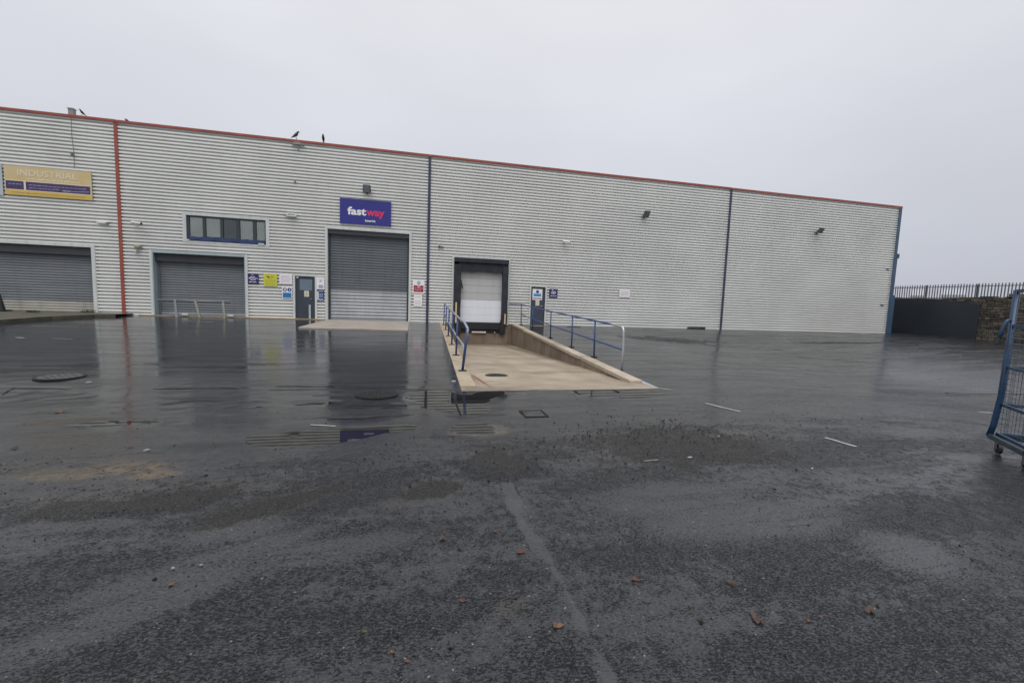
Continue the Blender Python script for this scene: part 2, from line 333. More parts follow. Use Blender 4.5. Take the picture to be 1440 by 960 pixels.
FILM = [gb(725, 705, 0.10, 0.30, 0.2, 0.35), gb(420, 560, 3.0, 1.2, 0, 0.4), gb(190, 590, 3.5, 1.6, 0, 0.4), gb(640, 560, 1.6, 1.2, 0, 0.3),
        gb(330, 745, 0.35, 0.16, 0.1, 0.4), gb(300, 790, 0.7, 0.14, 0.5, 0.5), gb(180, 860, 0.6, 0.15, 0.6, 0.5), gb(590, 705, 0.35, 0.10, 0.1, 0.5),
        gb(1290, 780, 0.35, 0.30, 0, 0.5), gb(950, 700, 0.8, 0.3, 0, 0.5), gb(680, 605, 0.40, 0.30, 0, 0.3), gb(480, 770, 0.6, 0.15, 0.1, 0.5), gb(1050, 730, 0.9, 0.3, 0, 0.5)]
DRY = [gb(700, 655, 0.45, 0.45, 0.2, 0.4), gb(600, 690, 0.35, 0.16, 0.4, 0.4), gb(720, 690, 0.08, 0.14, 0, 0.4), gb(370, 715, 0.55, 0.16, 0.5, 0.4),
       gb(200, 710, 0.8, 0.2, 0.1, 0.4), gb(960, 625, 1.1, 0.7, 0, 0.5), gb(560, 602, 0.30, 0.10, 0.1, 0.5), gb(520, 585, 0.7, 0.07, 0.05, 0.5), gb(600, 549, 0.5, 0.08, 0, 0.5), gb(430, 548, 0.8, 0.07, 0, 0.5),
       gb(300, 512, 1.6, 0.22, 0, 0.5), gb(940, 478, 2.6, 0.9, 0, 0.5), gb(1180, 482, 3.0, 0.35, 0, 0.5), gb(1330, 486, 2.0, 0.3, 0, 0.5), gb(460, 556, 0.3, 0.08, 0, 0.5), gb(1240, 620, 0.4, 0.06, 0, 0.5)]
SILT = [gb(130, 662, 0.60, 0.17, 0.1, 0.3), gb(215, 668, 0.25, 0.08, 0.1, 0.3)]
EARTH = [gb(40, 660, 0.9, 0.3, 0.1, 0.4), gb(700, 645, 0.30, 0.35, 0.2, 0.4), gb(735, 690, 0.07, 0.12, 0.2, 0.4), gb(950, 620, 1.4, 0.7, 0, 0.5), gb(600, 690, 0.4, 0.2, 0.4, 0.4),
         gb(370, 715, 0.6, 0.2, 0.5, 0.4), gb(720, 850, 0.12, 0.1, 0.2, 0.4), gb(200, 700, 0.9, 0.25, 0.1, 0.4)]
PALEST = [gb(680, 605, 0.35, 0.24, 0, 0.3)]
CRACK = [gl(-40, 546, 110, 547, 0.05, 0.42), gl(215, 547, 350, 546, 0.05, 0.40), gl(340, 545, 470, 543, 0.06, 0.38), gl(360, 572, 470, 566, 0.05, 0.42),
         gl(500, 545, 620, 548, 0.04, 0.5), gl(460, 590, 575, 584, 0.06, 0.40), gl(30, 515, 140, 512, 0.03, 0.5), gl(20, 545, 0, 560, 0.02, 0.3),
         gl(930, 478, 1100, 492, 0.10, 0.45), gl(1100, 480, 1245, 482, 0.08, 0.40), gl(1250, 482, 1380, 484, 0.06, 0.45), gl(1100, 500, 1250, 512, 0.06, 0.50)]
SEAL = [gl(714, 680, 728, 722, 0.055, 0.05), gl(728, 722, 770, 790, 0.045, 0.05), gl(770, 790, 855, 960, 0.036, 0.05)]
ASPH = asphalt()
WATER = M("standing_water", (0.014, 0.0135, 0.013), 0.012, 0, 0.2, 1.2, bump=0.0002, bscale=3)
WATER.node_tree.nodes["Principled BSDF"].inputs["IOR"].default_value = 1.36

def ramp_mat():
    m, n, l, p = nodes("ramp_concrete")
    t = n.new("ShaderNodeTexCoord"); P = t.outputs["Object"]
    a = n.new("ShaderNodeTexNoise"); a.inputs["Scale"].default_value = 0.9; a.inputs["Detail"].default_value = 8; a.inputs["Roughness"].default_value = 0.65; l.new(P, a.inputs["Vector"])
    r = n.new("ShaderNodeValToRGB"); l.new(a.outputs["Fac"], r.inputs[0])
    r.color_ramp.elements[0].position = 0.3; r.color_ramp.elements[0].color = (0.23, 0.185, 0.13, 1)
    r.color_ramp.elements[1].position = 0.65; r.color_ramp.elements[1].color = (0.43, 0.365, 0.28, 1)
    mp = n.new("ShaderNodeMapping"); mp.inputs["Scale"].default_value = (0.7, 9, 1); l.new(P, mp.inputs[0])
    b = n.new("ShaderNodeTexNoise"); b.inputs["Scale"].default_value = 2.0; b.inputs["Detail"].default_value = 6; l.new(mp.outputs[0], b.inputs["Vector"])
    x = n.new("ShaderNodeMix"); x.data_type = 'RGBA'; x.blend_type = 'MULTIPLY'; x.inputs["Factor"].default_value = 1.0
    r2 = n.new("ShaderNodeValToRGB"); l.new(b.outputs["Fac"], r2.inputs[0])
    r2.color_ramp.elements[0].position = 0.35; r2.color_ramp.elements[0].color = (0.72, 0.70, 0.68, 1); r2.color_ramp.elements[1].position = 0.6; r2.color_ramp.elements[1].color = (1, 1, 1, 1)
    l.new(r.outputs[0], x.inputs["A"]); l.new(r2.outputs[0], x.inputs["B"])
    col = x.outputs["Result"]; wn = n.new("ShaderNodeTexNoise"); wn.inputs["Scale"].default_value = 2.5; wn.inputs["Detail"].default_value = 8; l.new(P, wn.inputs["Vector"])
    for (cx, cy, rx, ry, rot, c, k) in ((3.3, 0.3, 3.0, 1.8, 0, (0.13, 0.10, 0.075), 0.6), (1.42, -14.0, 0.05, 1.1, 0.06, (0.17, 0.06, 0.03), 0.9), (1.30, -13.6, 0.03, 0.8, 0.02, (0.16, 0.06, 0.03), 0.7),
                                        (2.6, -8.0, 0.22, 6.5, 0.0, (0.20, 0.165, 0.125), 0.3), (4.0, -8.0, 0.22, 6.5, 0.0, (0.20, 0.165, 0.125), 0.3), (5.0, -8.0, 0.35, 9.0, 0.04, (0.12, 0.095, 0.07), 0.7), (3.3, -12.6, 0.5, 0.3, 0.3, (0.14, 0.12, 0.09), 0.5), (1.2, -15.2, 0.6, 0.35, 0.0, (0.12, 0.10, 0.08), 0.6)):
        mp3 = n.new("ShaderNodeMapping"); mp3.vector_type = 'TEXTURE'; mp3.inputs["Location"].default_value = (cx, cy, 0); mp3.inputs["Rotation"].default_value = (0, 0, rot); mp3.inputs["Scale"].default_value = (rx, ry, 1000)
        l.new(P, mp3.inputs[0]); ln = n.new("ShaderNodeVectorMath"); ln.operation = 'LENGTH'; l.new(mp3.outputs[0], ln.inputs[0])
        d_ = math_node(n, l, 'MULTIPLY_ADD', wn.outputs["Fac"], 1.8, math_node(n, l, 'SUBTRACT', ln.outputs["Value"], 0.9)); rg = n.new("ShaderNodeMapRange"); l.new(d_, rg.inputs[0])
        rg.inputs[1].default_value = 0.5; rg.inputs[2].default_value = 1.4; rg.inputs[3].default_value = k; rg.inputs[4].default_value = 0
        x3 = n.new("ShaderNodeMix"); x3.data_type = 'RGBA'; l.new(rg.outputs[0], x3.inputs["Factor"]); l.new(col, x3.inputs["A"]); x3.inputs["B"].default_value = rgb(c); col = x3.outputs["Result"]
    l.new(col, p.inputs["Base Color"])
    w = n.new("ShaderNodeTexWave"); w.wave_type = 'BANDS'; w.bands_direction = 'Y'; w.inputs["Scale"].default_value = 9; w.inputs["Distortion"].default_value = 1.5; w.inputs["Detail"].default_value = 2
    l.new(P, w.inputs["Vector"]); bm = n.new("ShaderNodeBump"); bm.inputs["Distance"].default_value = 0.006; l.new(w.outputs["Fac"], bm.inputs["Height"])
    l.new(bm.outputs[0], p.inputs["Normal"]); p.inputs["Roughness"].default_value = 0.5
    return m
RAMPM = ramp_mat()

# ------------------------------------------------------------------ object helpers
ORG = {}
class MB:
    def __init__(s): s.v = []; s.f = []; s.mi = []; s.m = 0
    def add(s, vs, fs):
        b = len(s.v); s.v += [tuple(v) for v in vs]; s.f += [tuple(b+i for i in f) for f in fs]; s.mi += [s.m]*len(fs); return s
    def box(s, x0, x1, y0, y1, z0, z1, rot=None, c=None):
        vs = [Vector((x, y, z)) for z in (z0, z1) for y in (y0, y1) for x in (x0, x1)]
        if rot is not None:
            c = Vector(c) if c is not None else Vector(((x0+x1)/2, (y0+y1)/2, (z0+z1)/2)); vs = [rot @ (v-c)+c for v in vs]
        return s.add(vs, [(0, 2, 3, 1), (4, 5, 7, 6), (0, 1, 5, 4), (2, 6, 7, 3), (0, 4, 6, 2), (1, 3, 7, 5)])
    def prism(s, poly, y0, y1):
        """polygon in x,z extruded along y"""
        k = len(poly); vs = [(x, y0, z) for x, z in poly]+[(x, y1, z) for x, z in poly]
        return s.add(vs, [tuple(range(k)), tuple(range(2*k-1, k-1, -1))]+[(i, i+k, (i+1) % k+k, (i+1) % k) for i in range(k)])
    def hexa(s, top, bot):
        """solid between two matching loops of points"""
        k = len(top); return s.add(list(top)+list(bot), [tuple(range(k)), tuple(range(2*k-1, k-1, -1))]+[(i, i+k, (i+1) % k+k, (i+1) % k) for i in range(k)])
    def tube(s, pts, r, seg=8, caps=True):
        pts = [Vector(p) for p in pts]; rings = []; prev = None
        for i, p in enumerate(pts):
            d = (pts[min(i+1, len(pts)-1)]-pts[max(i-1, 0)]).normalized()
            ref = Vector((0, 0, 1)) if abs(d.z) < 0.95 else Vector((1, 0, 0))
            if prev is None: u = d.cross(ref).normalized()
            else: u = (prev-d*prev.dot(d)).normalized()
            prev = u; w = d.cross(u); rr = r[i] if isinstance(r, (list, tuple)) else r
            rings.append([p+(u*math.cos(2*math.pi*k/seg)+w*math.sin(2*math.pi*k/seg))*rr for k in range(seg)])
        vs = [v for q in rings for v in q]; fs = []
        for i in range(len(pts)-1):
            for k in range(seg): fs.append((i*seg+k, i*seg+(k+1) % seg, (i+1)*seg+(k+1) % seg, (i+1)*seg+k))
        if caps: fs += [tuple(range(seg-1, -1, -1)), tuple((len(pts)-1)*seg+k for k in range(seg))]
        return s.add(vs, fs)
    def disc(s, cx, cz, r, y, th=0.004, seg=16): return s.prism([(cx+r*math.cos(2*math.pi*k/seg), cz+r*math.sin(2*math.pi*k/seg)) for k in range(seg)], y-th, y)
    def ball(s, c, r, sx=1, sy=1, sz=1, seg=10, rings=6):
        vs = [(c[0], c[1], c[2]-r*sz)]; fs = []
        for i in range(1, rings):
            a = math.pi*i/rings-math.pi/2
            for k in range(seg): vs.append((c[0]+r*sx*math.cos(a)*math.cos(2*math.pi*k/seg), c[1]+r*sy*math.cos(a)*math.sin(2*math.pi*k/seg), c[2]+r*sz*math.sin(a)))
        vs.append((c[0], c[1], c[2]+r*sz))
        for k in range(seg): fs.append((0, 1+(k+1) % seg, 1+k)); fs.append((len(vs)-1, 1+(rings-2)*seg+k, 1+(rings-2)*seg+(k+1) % seg))
        for i in range(rings-2):
            for k in range(seg): fs.append((1+i*seg+k, 1+i*seg+(k+1) % seg, 1+(i+1)*seg+(k+1) % seg, 1+(i+1)*seg+k))
        return s.add(vs, fs)
def obj(name, mb, mat, parent=None, org=None, smooth=False, label=None, kind=None):
    w = ORG[parent.name] if parent else (Vector(org) if org is not None else Vector((0, 0, 0)))
    me = bpy.data.meshes.new(name); me.from_pydata([tuple(Vector(v)-w) for v in mb.v], [], mb.f)
    for m in (mat if isinstance(mat, list) else [mat]): me.materials.append(m)
    if isinstance(mat, list): me.polygons.foreach_set("material_index", mb.mi)
    if smooth: me.polygons.foreach_set("use_smooth", [True]*len(me.polygons))
    me.update(); import bmesh
    b = bmesh.new(); b.from_mesh(me); bmesh.ops.recalc_face_normals(b, faces=b.faces); b.to_mesh(me); b.free()
    o = bpy.data.objects.new(name, me); COL.objects.link(o)
    if parent: o.parent = parent
    else: o.location = w
    ORG[o.name] = w
    if label: o["label"] = label
    if kind: o["kind"] = kind
    return o
def thing(name, label, cat, loc, group=None):
    o = bpy.data.objects.new(name, None); COL.objects.link(o); o.location = loc; o.empty_display_size = 0.1
    o["label"] = label; o["category"] = cat
    if group: o["group"] = group
    ORG[o.name] = Vector(loc); return o
def tag(o, label, cat, group=None):
    o["label"] = label; o["category"] = cat
    if group: o["group"] = group
    return o
def struct(name, mb, mat, label=None, org=None, smooth=False):
    return obj(name, mb, mat, None, org, smooth, label, "structure")
def bevel(o, w=0.006, seg=2):
    m = o.modifiers.new("bevel", 'BEVEL'); m.width = w; m.segments = seg; m.limit_method = 'ANGLE'; return o
def text(name, body, parent, mat, x, z, size, y, width=None, bold=0.0, align='LEFT', sheary=0.0):
    cu = bpy.data.curves.new("lettering", 'FONT'); cu.body = body; cu.size = size; cu.offset = bold; cu.extrude = 0.003; cu.align_x = align; cu.resolution_u = 3
    ob = bpy.data.objects.new("tmp", cu); COL.objects.link(ob); bpy.context.view_layer.update()
    me = bpy.data.meshes.new_from_object(ob.evaluated_get(bpy.context.evaluated_depsgraph_get())); bpy.data.objects.remove(ob)
    xs = [v.co.x for v in me.vertices]; k = 1.0
    if width: k = width/(max(xs)-min(xs))
    x0 = min(xs) if width and align == 'LEFT' else 0
    w = ORG[parent.name]
    for v in me.vertices:
        c = v.co.copy(); v.co = Vector((x+(c.x-x0)*k, y-c.z-0.003, z+c.y))-w
    me.name = name; me.materials.clear(); me.materials.append(mat); o = bpy.data.objects.new(name, me); COL.objects.link(o); o.parent = parent; ORG[o.name] = w
    return o
def words(mb, x0, x1, z, h, y, seed, th=0.003, gap=0.25):
    """a line of print too small to read: short bars of word length"""
    r = random.Random(seed); x = x0
    while x < x1-h:
        w = min(r.uniform(1.2, 4.5)*h, x1-x); mb.box(x, x+w, y-th, y, z, z+h*r.uniform(0.75, 1)); x += w+h*0.7
    return mb

# ------------------------------------------------------------------ ground
def axis(segs):
    out = []
    for a, b, s in segs:
        k = max(1, round((b-a)/s)); out += [a+(b-a)*i/k for i in range(k)]
    return out+[segs[-1][1]]
W0 = 4.21                                                    # nominal ramp width
us = axis([(-400, -60, 68), (-60, -20, 4), (-20, -8, 0.3), (-8, 1.34, 0.07), (1.34, 5.55, 0.0702), (5.55, 12, 0.16), (12, 40, 0.7), (40, 80, 5), (80, 480, 80)])
vs_ = axis([(-120, -40, 16), (-40, -24, 1.5), (-24, -22.4, 0.3), (-22.4, -19.0, 0.06), (-19.0, -15.25, 0.06), (-15.25, -14.0, 0.08), (-14.0, 0, 0.22), (0, 6, 1.0), (6, 60, 9), (60, 560, 100)])
def skew(u, v):
    vv = min(0, max(v, -15.25)); k = sm(-8, 1.0, u)*(1-sm(6, 14, u)) if (u < 1.34 or u > 5.55) else 1
    s = 0.0305 if u <= 1.34 else (0.041 if u >= 5.55 else 0.0305+(0.041-0.0305)*(u-1.34)/W0)
    return u+s*vv*k
def bl_val(lst, X, Y):
    best = -1.0
    for (cx, cy, rx, ry, a) in lst:
        dx, dy = X-cx, Y-cy
        if abs(dx) > 2.2*max(rx, ry)+.1 or abs(dy) > 2.2*max(rx, ry)+.1: continue
        u = (dx*math.cos(a)+dy*math.sin(a))/rx; v = (-dx*math.sin(a)+dy*math.cos(a))/ry
        best = max(best, 1-math.sqrt(u*u+v*v))
    return best
def seal_val(X, Y):
    best = -1.0
    for (x0, y0, x1, y1, w_, _) in SEAL:
        d = Vector((x1-x0, y1-y0)); L_ = d.length; d /= L_; t = max(0, min(L_, (X-x0)*d.x+(Y-y0)*d.y))
        dist = math.hypot(X-x0-d.x*t, Y-y0-d.y*t)+0.03*noise.noise(Vector((X*5, Y*5, 2))); best = max(best, 1-dist/w_)
    return best
g = MB(); idx = {}
for j, v in enumerate(vs_):
    for i, u in enumerate(us):
        X = skew(u, v); idx[i, j] = len(g.v); g.v.append((X, v, gz(X, v)))
for j in range(len(vs_)-1):
    for i in range(len(us)-1):
        um, vm = (us[i]+us[i+1])/2, (vs_[j]+vs_[j+1])/2
        if 1.34 < um < 5.55 and -15.25 < vm < 0: continue
        if 1.95 < um < 5.1 and 0 < vm < 1.0: continue
        g.f.append((idx[i, j], idx[i+1, j], idx[i+1, j+1], idx[i, j+1])); g.mi.append(0)
GR = struct("ground", g, ASPH, "wet black asphalt yard with puddles in front of the warehouse", smooth=True)
for nm, lst in (("film", FILM), ("dry", DRY), ("stain_silt", SILT), ("stain_earth", EARTH), ("stain_pale", PALEST), ("seal", None)):
    at = GR.data.attributes.new(nm, 'FLOAT', 'POINT')
    at.data.foreach_set("value", [seal_val(v[0], v[1]) if lst is None else bl_val(lst, v[0], v[1]) for v in g.v])
# standing water: level sheets lying in the hollows
for k, (cx, cy, rx, ry, hz) in enumerate([(1.0, -16.1, 1.5, 1.05, FLAT-0.0062), (3.85, -15.62, 1.3, 0.38, FLAT-0.0058), (-0.85, -17.6, 1.0, 0.62, FLAT-0.0072), (0.85, -17.65, 0.6, 0.48, FLAT-0.0070), (-3.5, -17.0, 0.9, 0.35, FLAT-0.0086), (-1.0, -16.15, 1.2, 0.45, FLAT-0.0080)]):
    w = MB(); seg = 40
    w.add([(cx+rx*math.cos(2*math.pi*i/seg), cy+ry*math.sin(2*math.pi*i/seg), hz) for i in range(seg)], [tuple(range(seg))])
    struct("puddle", w, WATER, "standing rain water in a hollow of the yard")

# ------------------------------------------------------------------ sunken loading ramp
ZB = -1.15
def floor_z(Y): 
    return -0.452+(ZB+0.452)*(1-(Y+15.25)/-15.25*-1) if False else (-0.449 + (ZB+0.449)*((Y+15.25)/15.25))
rf = MB(); K = 24
for j in range(K+1):
    Y = -15.25+15.45*j/K
    for i in range(9):
        xl, xr_ = XL(Y), XR(Y); X = xl+(xr_-xl)*i/8; rf.v.append((X, Y, floor_z(min(Y, 0))))
for j in range(K):
    for i in range(8): a = j*9+i; rf.f.append((a, a+1, a+10, a+9)); rf.mi.append(0)
RF = struct("loading_ramp", rf, RAMPM, "tan brushed concrete loading ramp sinking towards the dock door")
lipm = MB(); lipm.hexa([(XL(-15.25), -15.27, floor_z(-15.25)-0.002), (XR(-15.25), -15.27, floor_z(-15.25)-0.002), (XR(-15.2), -15.2, floor_z(-15.25)-0.004), (XL(-15.2), -15.2, floor_z(-15.25)-0.004)],
           [(XL(-15.25), -15.27, -0.7), (XR(-15.25), -15.27, -0.7), (XR(-15.2), -15.2, -0.7), (XL(-15.2), -15.2, -0.7)]); obj("ramp_edge", lipm, COPE, RF)

def top_z(Y): return base_z(3, Y)
# right retaining wall with coping stones
rw = thing("retaining_wall", "right-hand concrete retaining wall of the loading ramp, topped with worn coping blocks", "wall", (5.2, -7.5, -0.2))
w = MB()
def rib(xa, xb, ya, yb, dt, db):  # solid from Y ya..yb between x functions
    return ([(xa(ya), ya, top_z(ya)+dt), (xb(ya), ya, top_z(ya)+dt), (xb(yb), yb, top_z(yb)+dt), (xa(yb), yb, top_z(yb)+dt)],
            [(xa(ya), ya, floor_z(ya)+db), (xb(ya), ya, floor_z(ya)+db), (xb(yb), yb, floor_z(yb)+db), (xa(yb), yb, floor_z(yb)+db)])
ys = [-14.6, -13.08, -11.2, -9.2, -7.1, -4.9, -3.0, -1.2, 0.0]
for a, b in zip(ys[:-1], ys[1:]):
    if a >= -11.2: 
        f = MB(); f.hexa(*rib(lambda y: XR(y)-0.27, lambda y: XR(y)-0.02, a+0.02, b-0.02, -0.075, -0.1)); o = obj("wall_panel", f, CONC, rw)
    else:
        f = MB(); f.hexa(*rib(lambda y: XR(y)-0.27, lambda y: XR(y)-0.02, a+0.004, b-0.004, -0.075, -0.2)); obj("wall_panel", f, CONC, rw)
for a, b in zip(ys[:-1], ys[1:]):
    dy = random.uniform(-0.022, 0.018); dx = random.uniform(-0.03, 0.02)
    t0 = [(XR(y)-0.30+dx, y, top_z(y)+0.03+dy) for y in (a+0.05,)]+[(XR(y)+dx, y, top_z(y)+0.03+dy) for y in (a+0.05, b-0.05)]+[(XR(b)-0.30+dx, b-0.05, top_z(b)+0.03+dy)]
    bt = [(x, y, z-0.1) for x, y, z in t0]
    f = MB(); f.hexa(t0, bt); bevel(obj("coping_block", f, COPES[random.randrange(3)], rw), 0.012)
# left kerb
lk = thing("ramp_kerb", "left-hand tan kerb along the loading ramp carrying the short bent railing", "kerb", (1.3, -7.5, -0.2))
yl = [-14.9, -13.6, -11.3, -9.1, -6.8, -4.6, -2.3, 0.0]
for a, b in zip(yl[:-1], yl[1:]):
    t0 = [(XL(a+.01)-0.0, a+0.01, top_z(a)+0.012), (XL(a)+0.30, a+0.01, top_z(a)+0.012), (XL(b)+0.30, b-0.01, top_z(b)+0.012), (XL(b), b-0.01, top_z(b)+0.012)]
    f = MB(); f.hexa(t0, [(x, y, floor_z(y)-0.15) for x, y, z in t0]); bevel(obj("kerb_stone", f, KERBT, lk), 0.01)
# dock front
dw = MB(); dw.box(XL(0)-0.05, XR(0)+0.1, 0.002, 0.4, ZB-0.2, -0.02)
tag(obj("dock_wall", dw, CONC, None, (3.4, 0, ZB)), "stained concrete wall under the dock door at the foot of the ramp", "wall")

# ------------------------------------------------------------------ warehouse
WH = thing("warehouse", "long low warehouse clad in light grey ribbed sheeting with red roof edge", "building", (7, 0, 0))
HT, PI_ = 8.5, 0.1518
OPEN = [(-18.6, -13.97, -0.1, 2.95), (-11.62, -7.88, -0.1, 2.88), (-10.25, -6.93, 3.50, 4.66), (-5.67, -4.77, -0.1, 2.11),
        (-4.18, -0.27, -0.1, 4.48), (2.04, 4.97, -1.0, 3.45), (6.30, 7.12, -0.1, 2.10)]
def cladding(x0, x1):
    m = MB(); xs = sorted({x0, x1} | {v for o in OPEN for v in o[:2] if x0 < v < x1})
    prof = []; z = -0.06; DV = 0.14
    while z < HT-0.1:
        prof += [(DV, z), (DV, z+0.050), (0.0, z+0.068), (0.0, z+0.141)]; z += PI_
    prof.append((DV, z))
    for a, b in zip(xs[:-1], xs[1:]):
        xm = (a+b)/2; cuts = [(o[2], o[3]) for o in OPEN if o[0] < xm < o[1]]
        for (p, q) in zip(prof[:-1], prof[1:]):
            zm = (p[1]+q[1])/2
            if any(c[0] < zm < c[1] for c in cuts): continue
            m.add([(a, p[0], p[1]), (b, p[0], p[1]), (b, q[0], q[1]), (a, q[0], q[1])], [(0, 1, 2, 3)])
    return m
def face_out(o):   # sheets are open: point their normals at the yard
    return o
JX = [-30.0, -12.84, 0.70, 18.54, 31.65]
for a, b in zip(JX[:-1], JX[1:]): obj("cladding_sheet", cladding(a, b), CLAD, WH)
m = MB(); m.box(-30, -18.6, 0.2, 0.3, -0.2, HT-0.05); m.box(7.2, 31.8, 0.2, 0.3, -0.2, HT-0.05); m.box(-18.6, 7.2, 0.2, 0.3, 4.7, HT-0.05)
for a, b in ((-13.9, -11.7), (-7.8, -5.7), (-0.2, 1.95), (5.05, 6.28)): m.box(a, b, 0.2, 0.3, -0.02, 3.45)
m.box(31.6, 31.8, 0.3, 45, -0.2, HT-0.05); m.box(-30.2, -30, 0, 45, -0.2, HT-0.05); m.box(-30, 31.8, 45, 45.2, -0.2, HT-0.05)
obj("inner_wall", m, GREYP, WH)
m = MB(); m.add([(-30, 0.15, HT-0.12), (31.7, 0.15, HT-0.12), (31.7, 22, HT+0.3), (-30, 22, HT+0.3), (31.7, 45, HT-0.12), (-30, 45, HT-0.12)], [(0, 1, 2, 3), (3, 2, 4, 5)]); obj("roof", m, ROOFM, WH)
m = MB(); z = -0.06
while z < HT-0.1:
    for (y0, z0, y1, z1) in ((0.03, z, 0.03, z+0.03), (0.03, z+0.03, 0.07, z+0.044), (0.07, z+0.044, 0.07, z+0.128), (0.07, z+0.128, 0.03, z+PI_)):
        m.add([(31.8+y0, 0.05, z0), (31.8+y0, 45, z0), (31.8+y1, 45, z1), (31.8+y1, 0.05, z1)], [(0, 1, 2, 3)])
    z += PI_
obj("side_cladding", m, CLAD, WH)
# red coping in lengths
cx = [-30, -21, -12.84, -6.0, 0.7, 7.0, 12.8, 18.5, 25.0, 31.86]
for a, b in zip(cx[:-1], cx[1:]):
    m = MB(); d = random.uniform(-0.008, 0.008)
    m.box(a+0.006, b-0.006, -0.05, 0.28, HT-0.06+d, HT+0.015+d); m.box(a+0.006, b-0.006, -0.048, -0.012, HT-0.095+d, HT-0.058+d)
    obj("coping", m, RED, WH)
def flash(name, x0, x1, z0, z1, mat, y0=-0.018, y1=0.05, lab=None):
    m = MB(); m.box(x0, x1, y0, y1, z0, z1); return obj(name, m, mat, WH, label=lab)
flash("joint_strip", -12.905, -12.775, -0.04, HT-0.02, RED, -0.025, lab="red vertical strip between the two units")
flash("joint_strip", 0.63, 0.76, -0.04, HT-0.09, NAVY, -0.03); flash("joint_strip", 18.47, 18.60, -0.04, HT-0.09, NAVY, -0.03)
flash("corner_trim", 31.63, 31.86, -0.04, HT-0.03, TEALB, -0.03, 0.3)
m = MB(); m.tube([(32.02, 0.1, 0.0), (32.02, 0.1, 5.1)], 0.055); m.box(31.95, 32.12, 0.0, 0.2, 5.1, 5.4); m.box(31.87, 32.12, -0.02, 0.3, -0.1, 2.6)
obj("downpipe", m, TEALB, WH)
# frames (flashings) around openings
def surround(x0, x1, z0, z1, t, mat, inner, name="door_frame", bottom=False, proud=-0.02):
    m = MB(); m.box(x0-t, x0, proud, inner, z0, z1+t); m.box(x1, x1+t, proud, inner, z0, z1+t); m.box(x0, x1, proud, inner, z1, z1+t)
    if bottom: m.box(x0-t, x1+t, proud-0.002, inner, z0-t*0.5, z0)
    return obj(name, m, mat, WH)
surround(-18.6, -13.97, -0.05, 2.95, 0.14, TRIMW, 0.34); surround(-11.62, -7.88, -0.05, 2.88, 0.13, TRIMB, 0.42)
for a in (-11.76, -7.84): m = MB(); m.box(a, a+0.10, -0.028, 0.0, -0.03, 3.0); obj("frame_edge", m, TRIMW, WH)
surround(-5.67, -4.77, -0.03, 2.11, 0.10, TRIMW, 0.10); surround(-4.18, -0.27, -0.03, 4.48, 0.12, TRIMW, 0.32)
surround(2.04, 4.97, -0.06, 3.45, 0.10, TRIMW, 0.05); surround(6.30, 7.12, -0.03, 2.10, 0.08, TRIMW, 0.10)
surround(-10.25, -6.93, 3.50, 4.66, 0.15, TRIMW, 0.22, "window_surround", True)
# roller shutters
def curtain(x0, x1, z0, z1, y, pitch=0.105):
    m = MB(); z = z0
    while z < z1-1e-3:
        pr = [(0.0, 0.0), (-0.016, 0.18), (-0.022, 0.45), (-0.014, 0.78), (0.004, 0.93), (0.0, 1.0)]
        for (a, b) in zip(pr[:-1], pr[1:]):
            m.add([(x0, y+a[0], z+a[1]*pitch), (x1, y+a[0], z+a[1]*pitch), (x1, y+b[0], z+b[1]*pitch), (x0, y+b[0], z+b[1]*pitch)], [(0, 1, 2, 3)])
        z += pitch
    return m
def shutter(x0, x1, ztop, zsplit, y, up_m, lo_m, lab, lablow, hz=0.36, pu=0.115, pl_=0.115):
    c = obj("roller_shutter", curtain(x0, x1, zsplit, ztop, y, pu), up_m, WH, smooth=False, label=lab)
    obj("bottom_section", curtain(x0, x1, 0.06, zsplit-0.002, y-0.002, pl_), lo_m, c, label=lablow)
    m = MB(); m.box(x0, x1, y-0.05, y+0.02, -0.02, 0.06); obj("bottom_bar", m, SHUTL, c)
    m = MB(); m.box(x0, x1, y-0.22, y+0.1, ztop-hz, ztop); obj("shutter_box", m, HOUS, c)
    for s in (x0, x1-0.09):
        m = MB(); m.box(s, s+0.09, y-0.06, y+0.02, 0.0, ztop-hz); obj("guide_rail", m, SHUT if up_m is SHUT else HOUS, c)
    return c
shutter(-18.6, -13.97, 2.95, 0.52, 0.30, SHUT, SHUTT, "grey roller shutter behind the kerb", "pale tan bottom slats")
shutter(-11.62, -7.88, 2.88, 0.17, 0.36, SHUT, SHUTL, "grey roller shutter behind the low barrier", None)
shutter(-4.18, -0.27, 4.48, 1.47, 0.26, SHUTD, SHUTL, "tall dark roller shutter under the blue sign", "bare galvanised lower slats", 0.22, 0.13, 0.165)
# office window strip
wn = MB(); wn.box(-10.25, -6.93, 0.04, 0.10, 4.60, 4.66); wn.box(-10.25, -6.93, 0.04, 0.10, 3.62, 3.68); wn.box(-10.25, -10.14, 0.04, 0.10, 3.68, 4.60); wn.box(-6.99, -6.93, 0.04, 0.10, 3.68, 4.60)
xm = [-10.14, -9.54, -8.82, -8.12, -7.42, -6.99]
WIN = obj("window", wn, WINF, WH, label="strip window of five panes with blinds above the barrier")
for x in xm[1:-1]: m = MB(); m.box(x-0.06, x+0.06, 0.03, 0.10, 3.682, 4.598); obj("mullion", m, WINF, WIN)
for i, (a, b) in enumerate(zip(xm[:-1], xm[1:])):
    m = MB(); a2 = a+(0.06 if i else 0); b2 = b-(0.06 if i < 4 else 0); m.box(a2, b2, 0.072, 0.078, 3.682, 4.598); obj("pane", m, GL, WIN)
    m = MB(); x = a2+0.01
    while x < b2-0.05: m.box(x, x+0.082, 0.100, 0.103, 3.69+(0.0 if i != 1 else 0.05), 4.59, Matrix.Rotation(R(14), 3, 'Z')); x += 0.088
    obj("blind", m, BLINDD if i == 2 else BLIND, WIN)
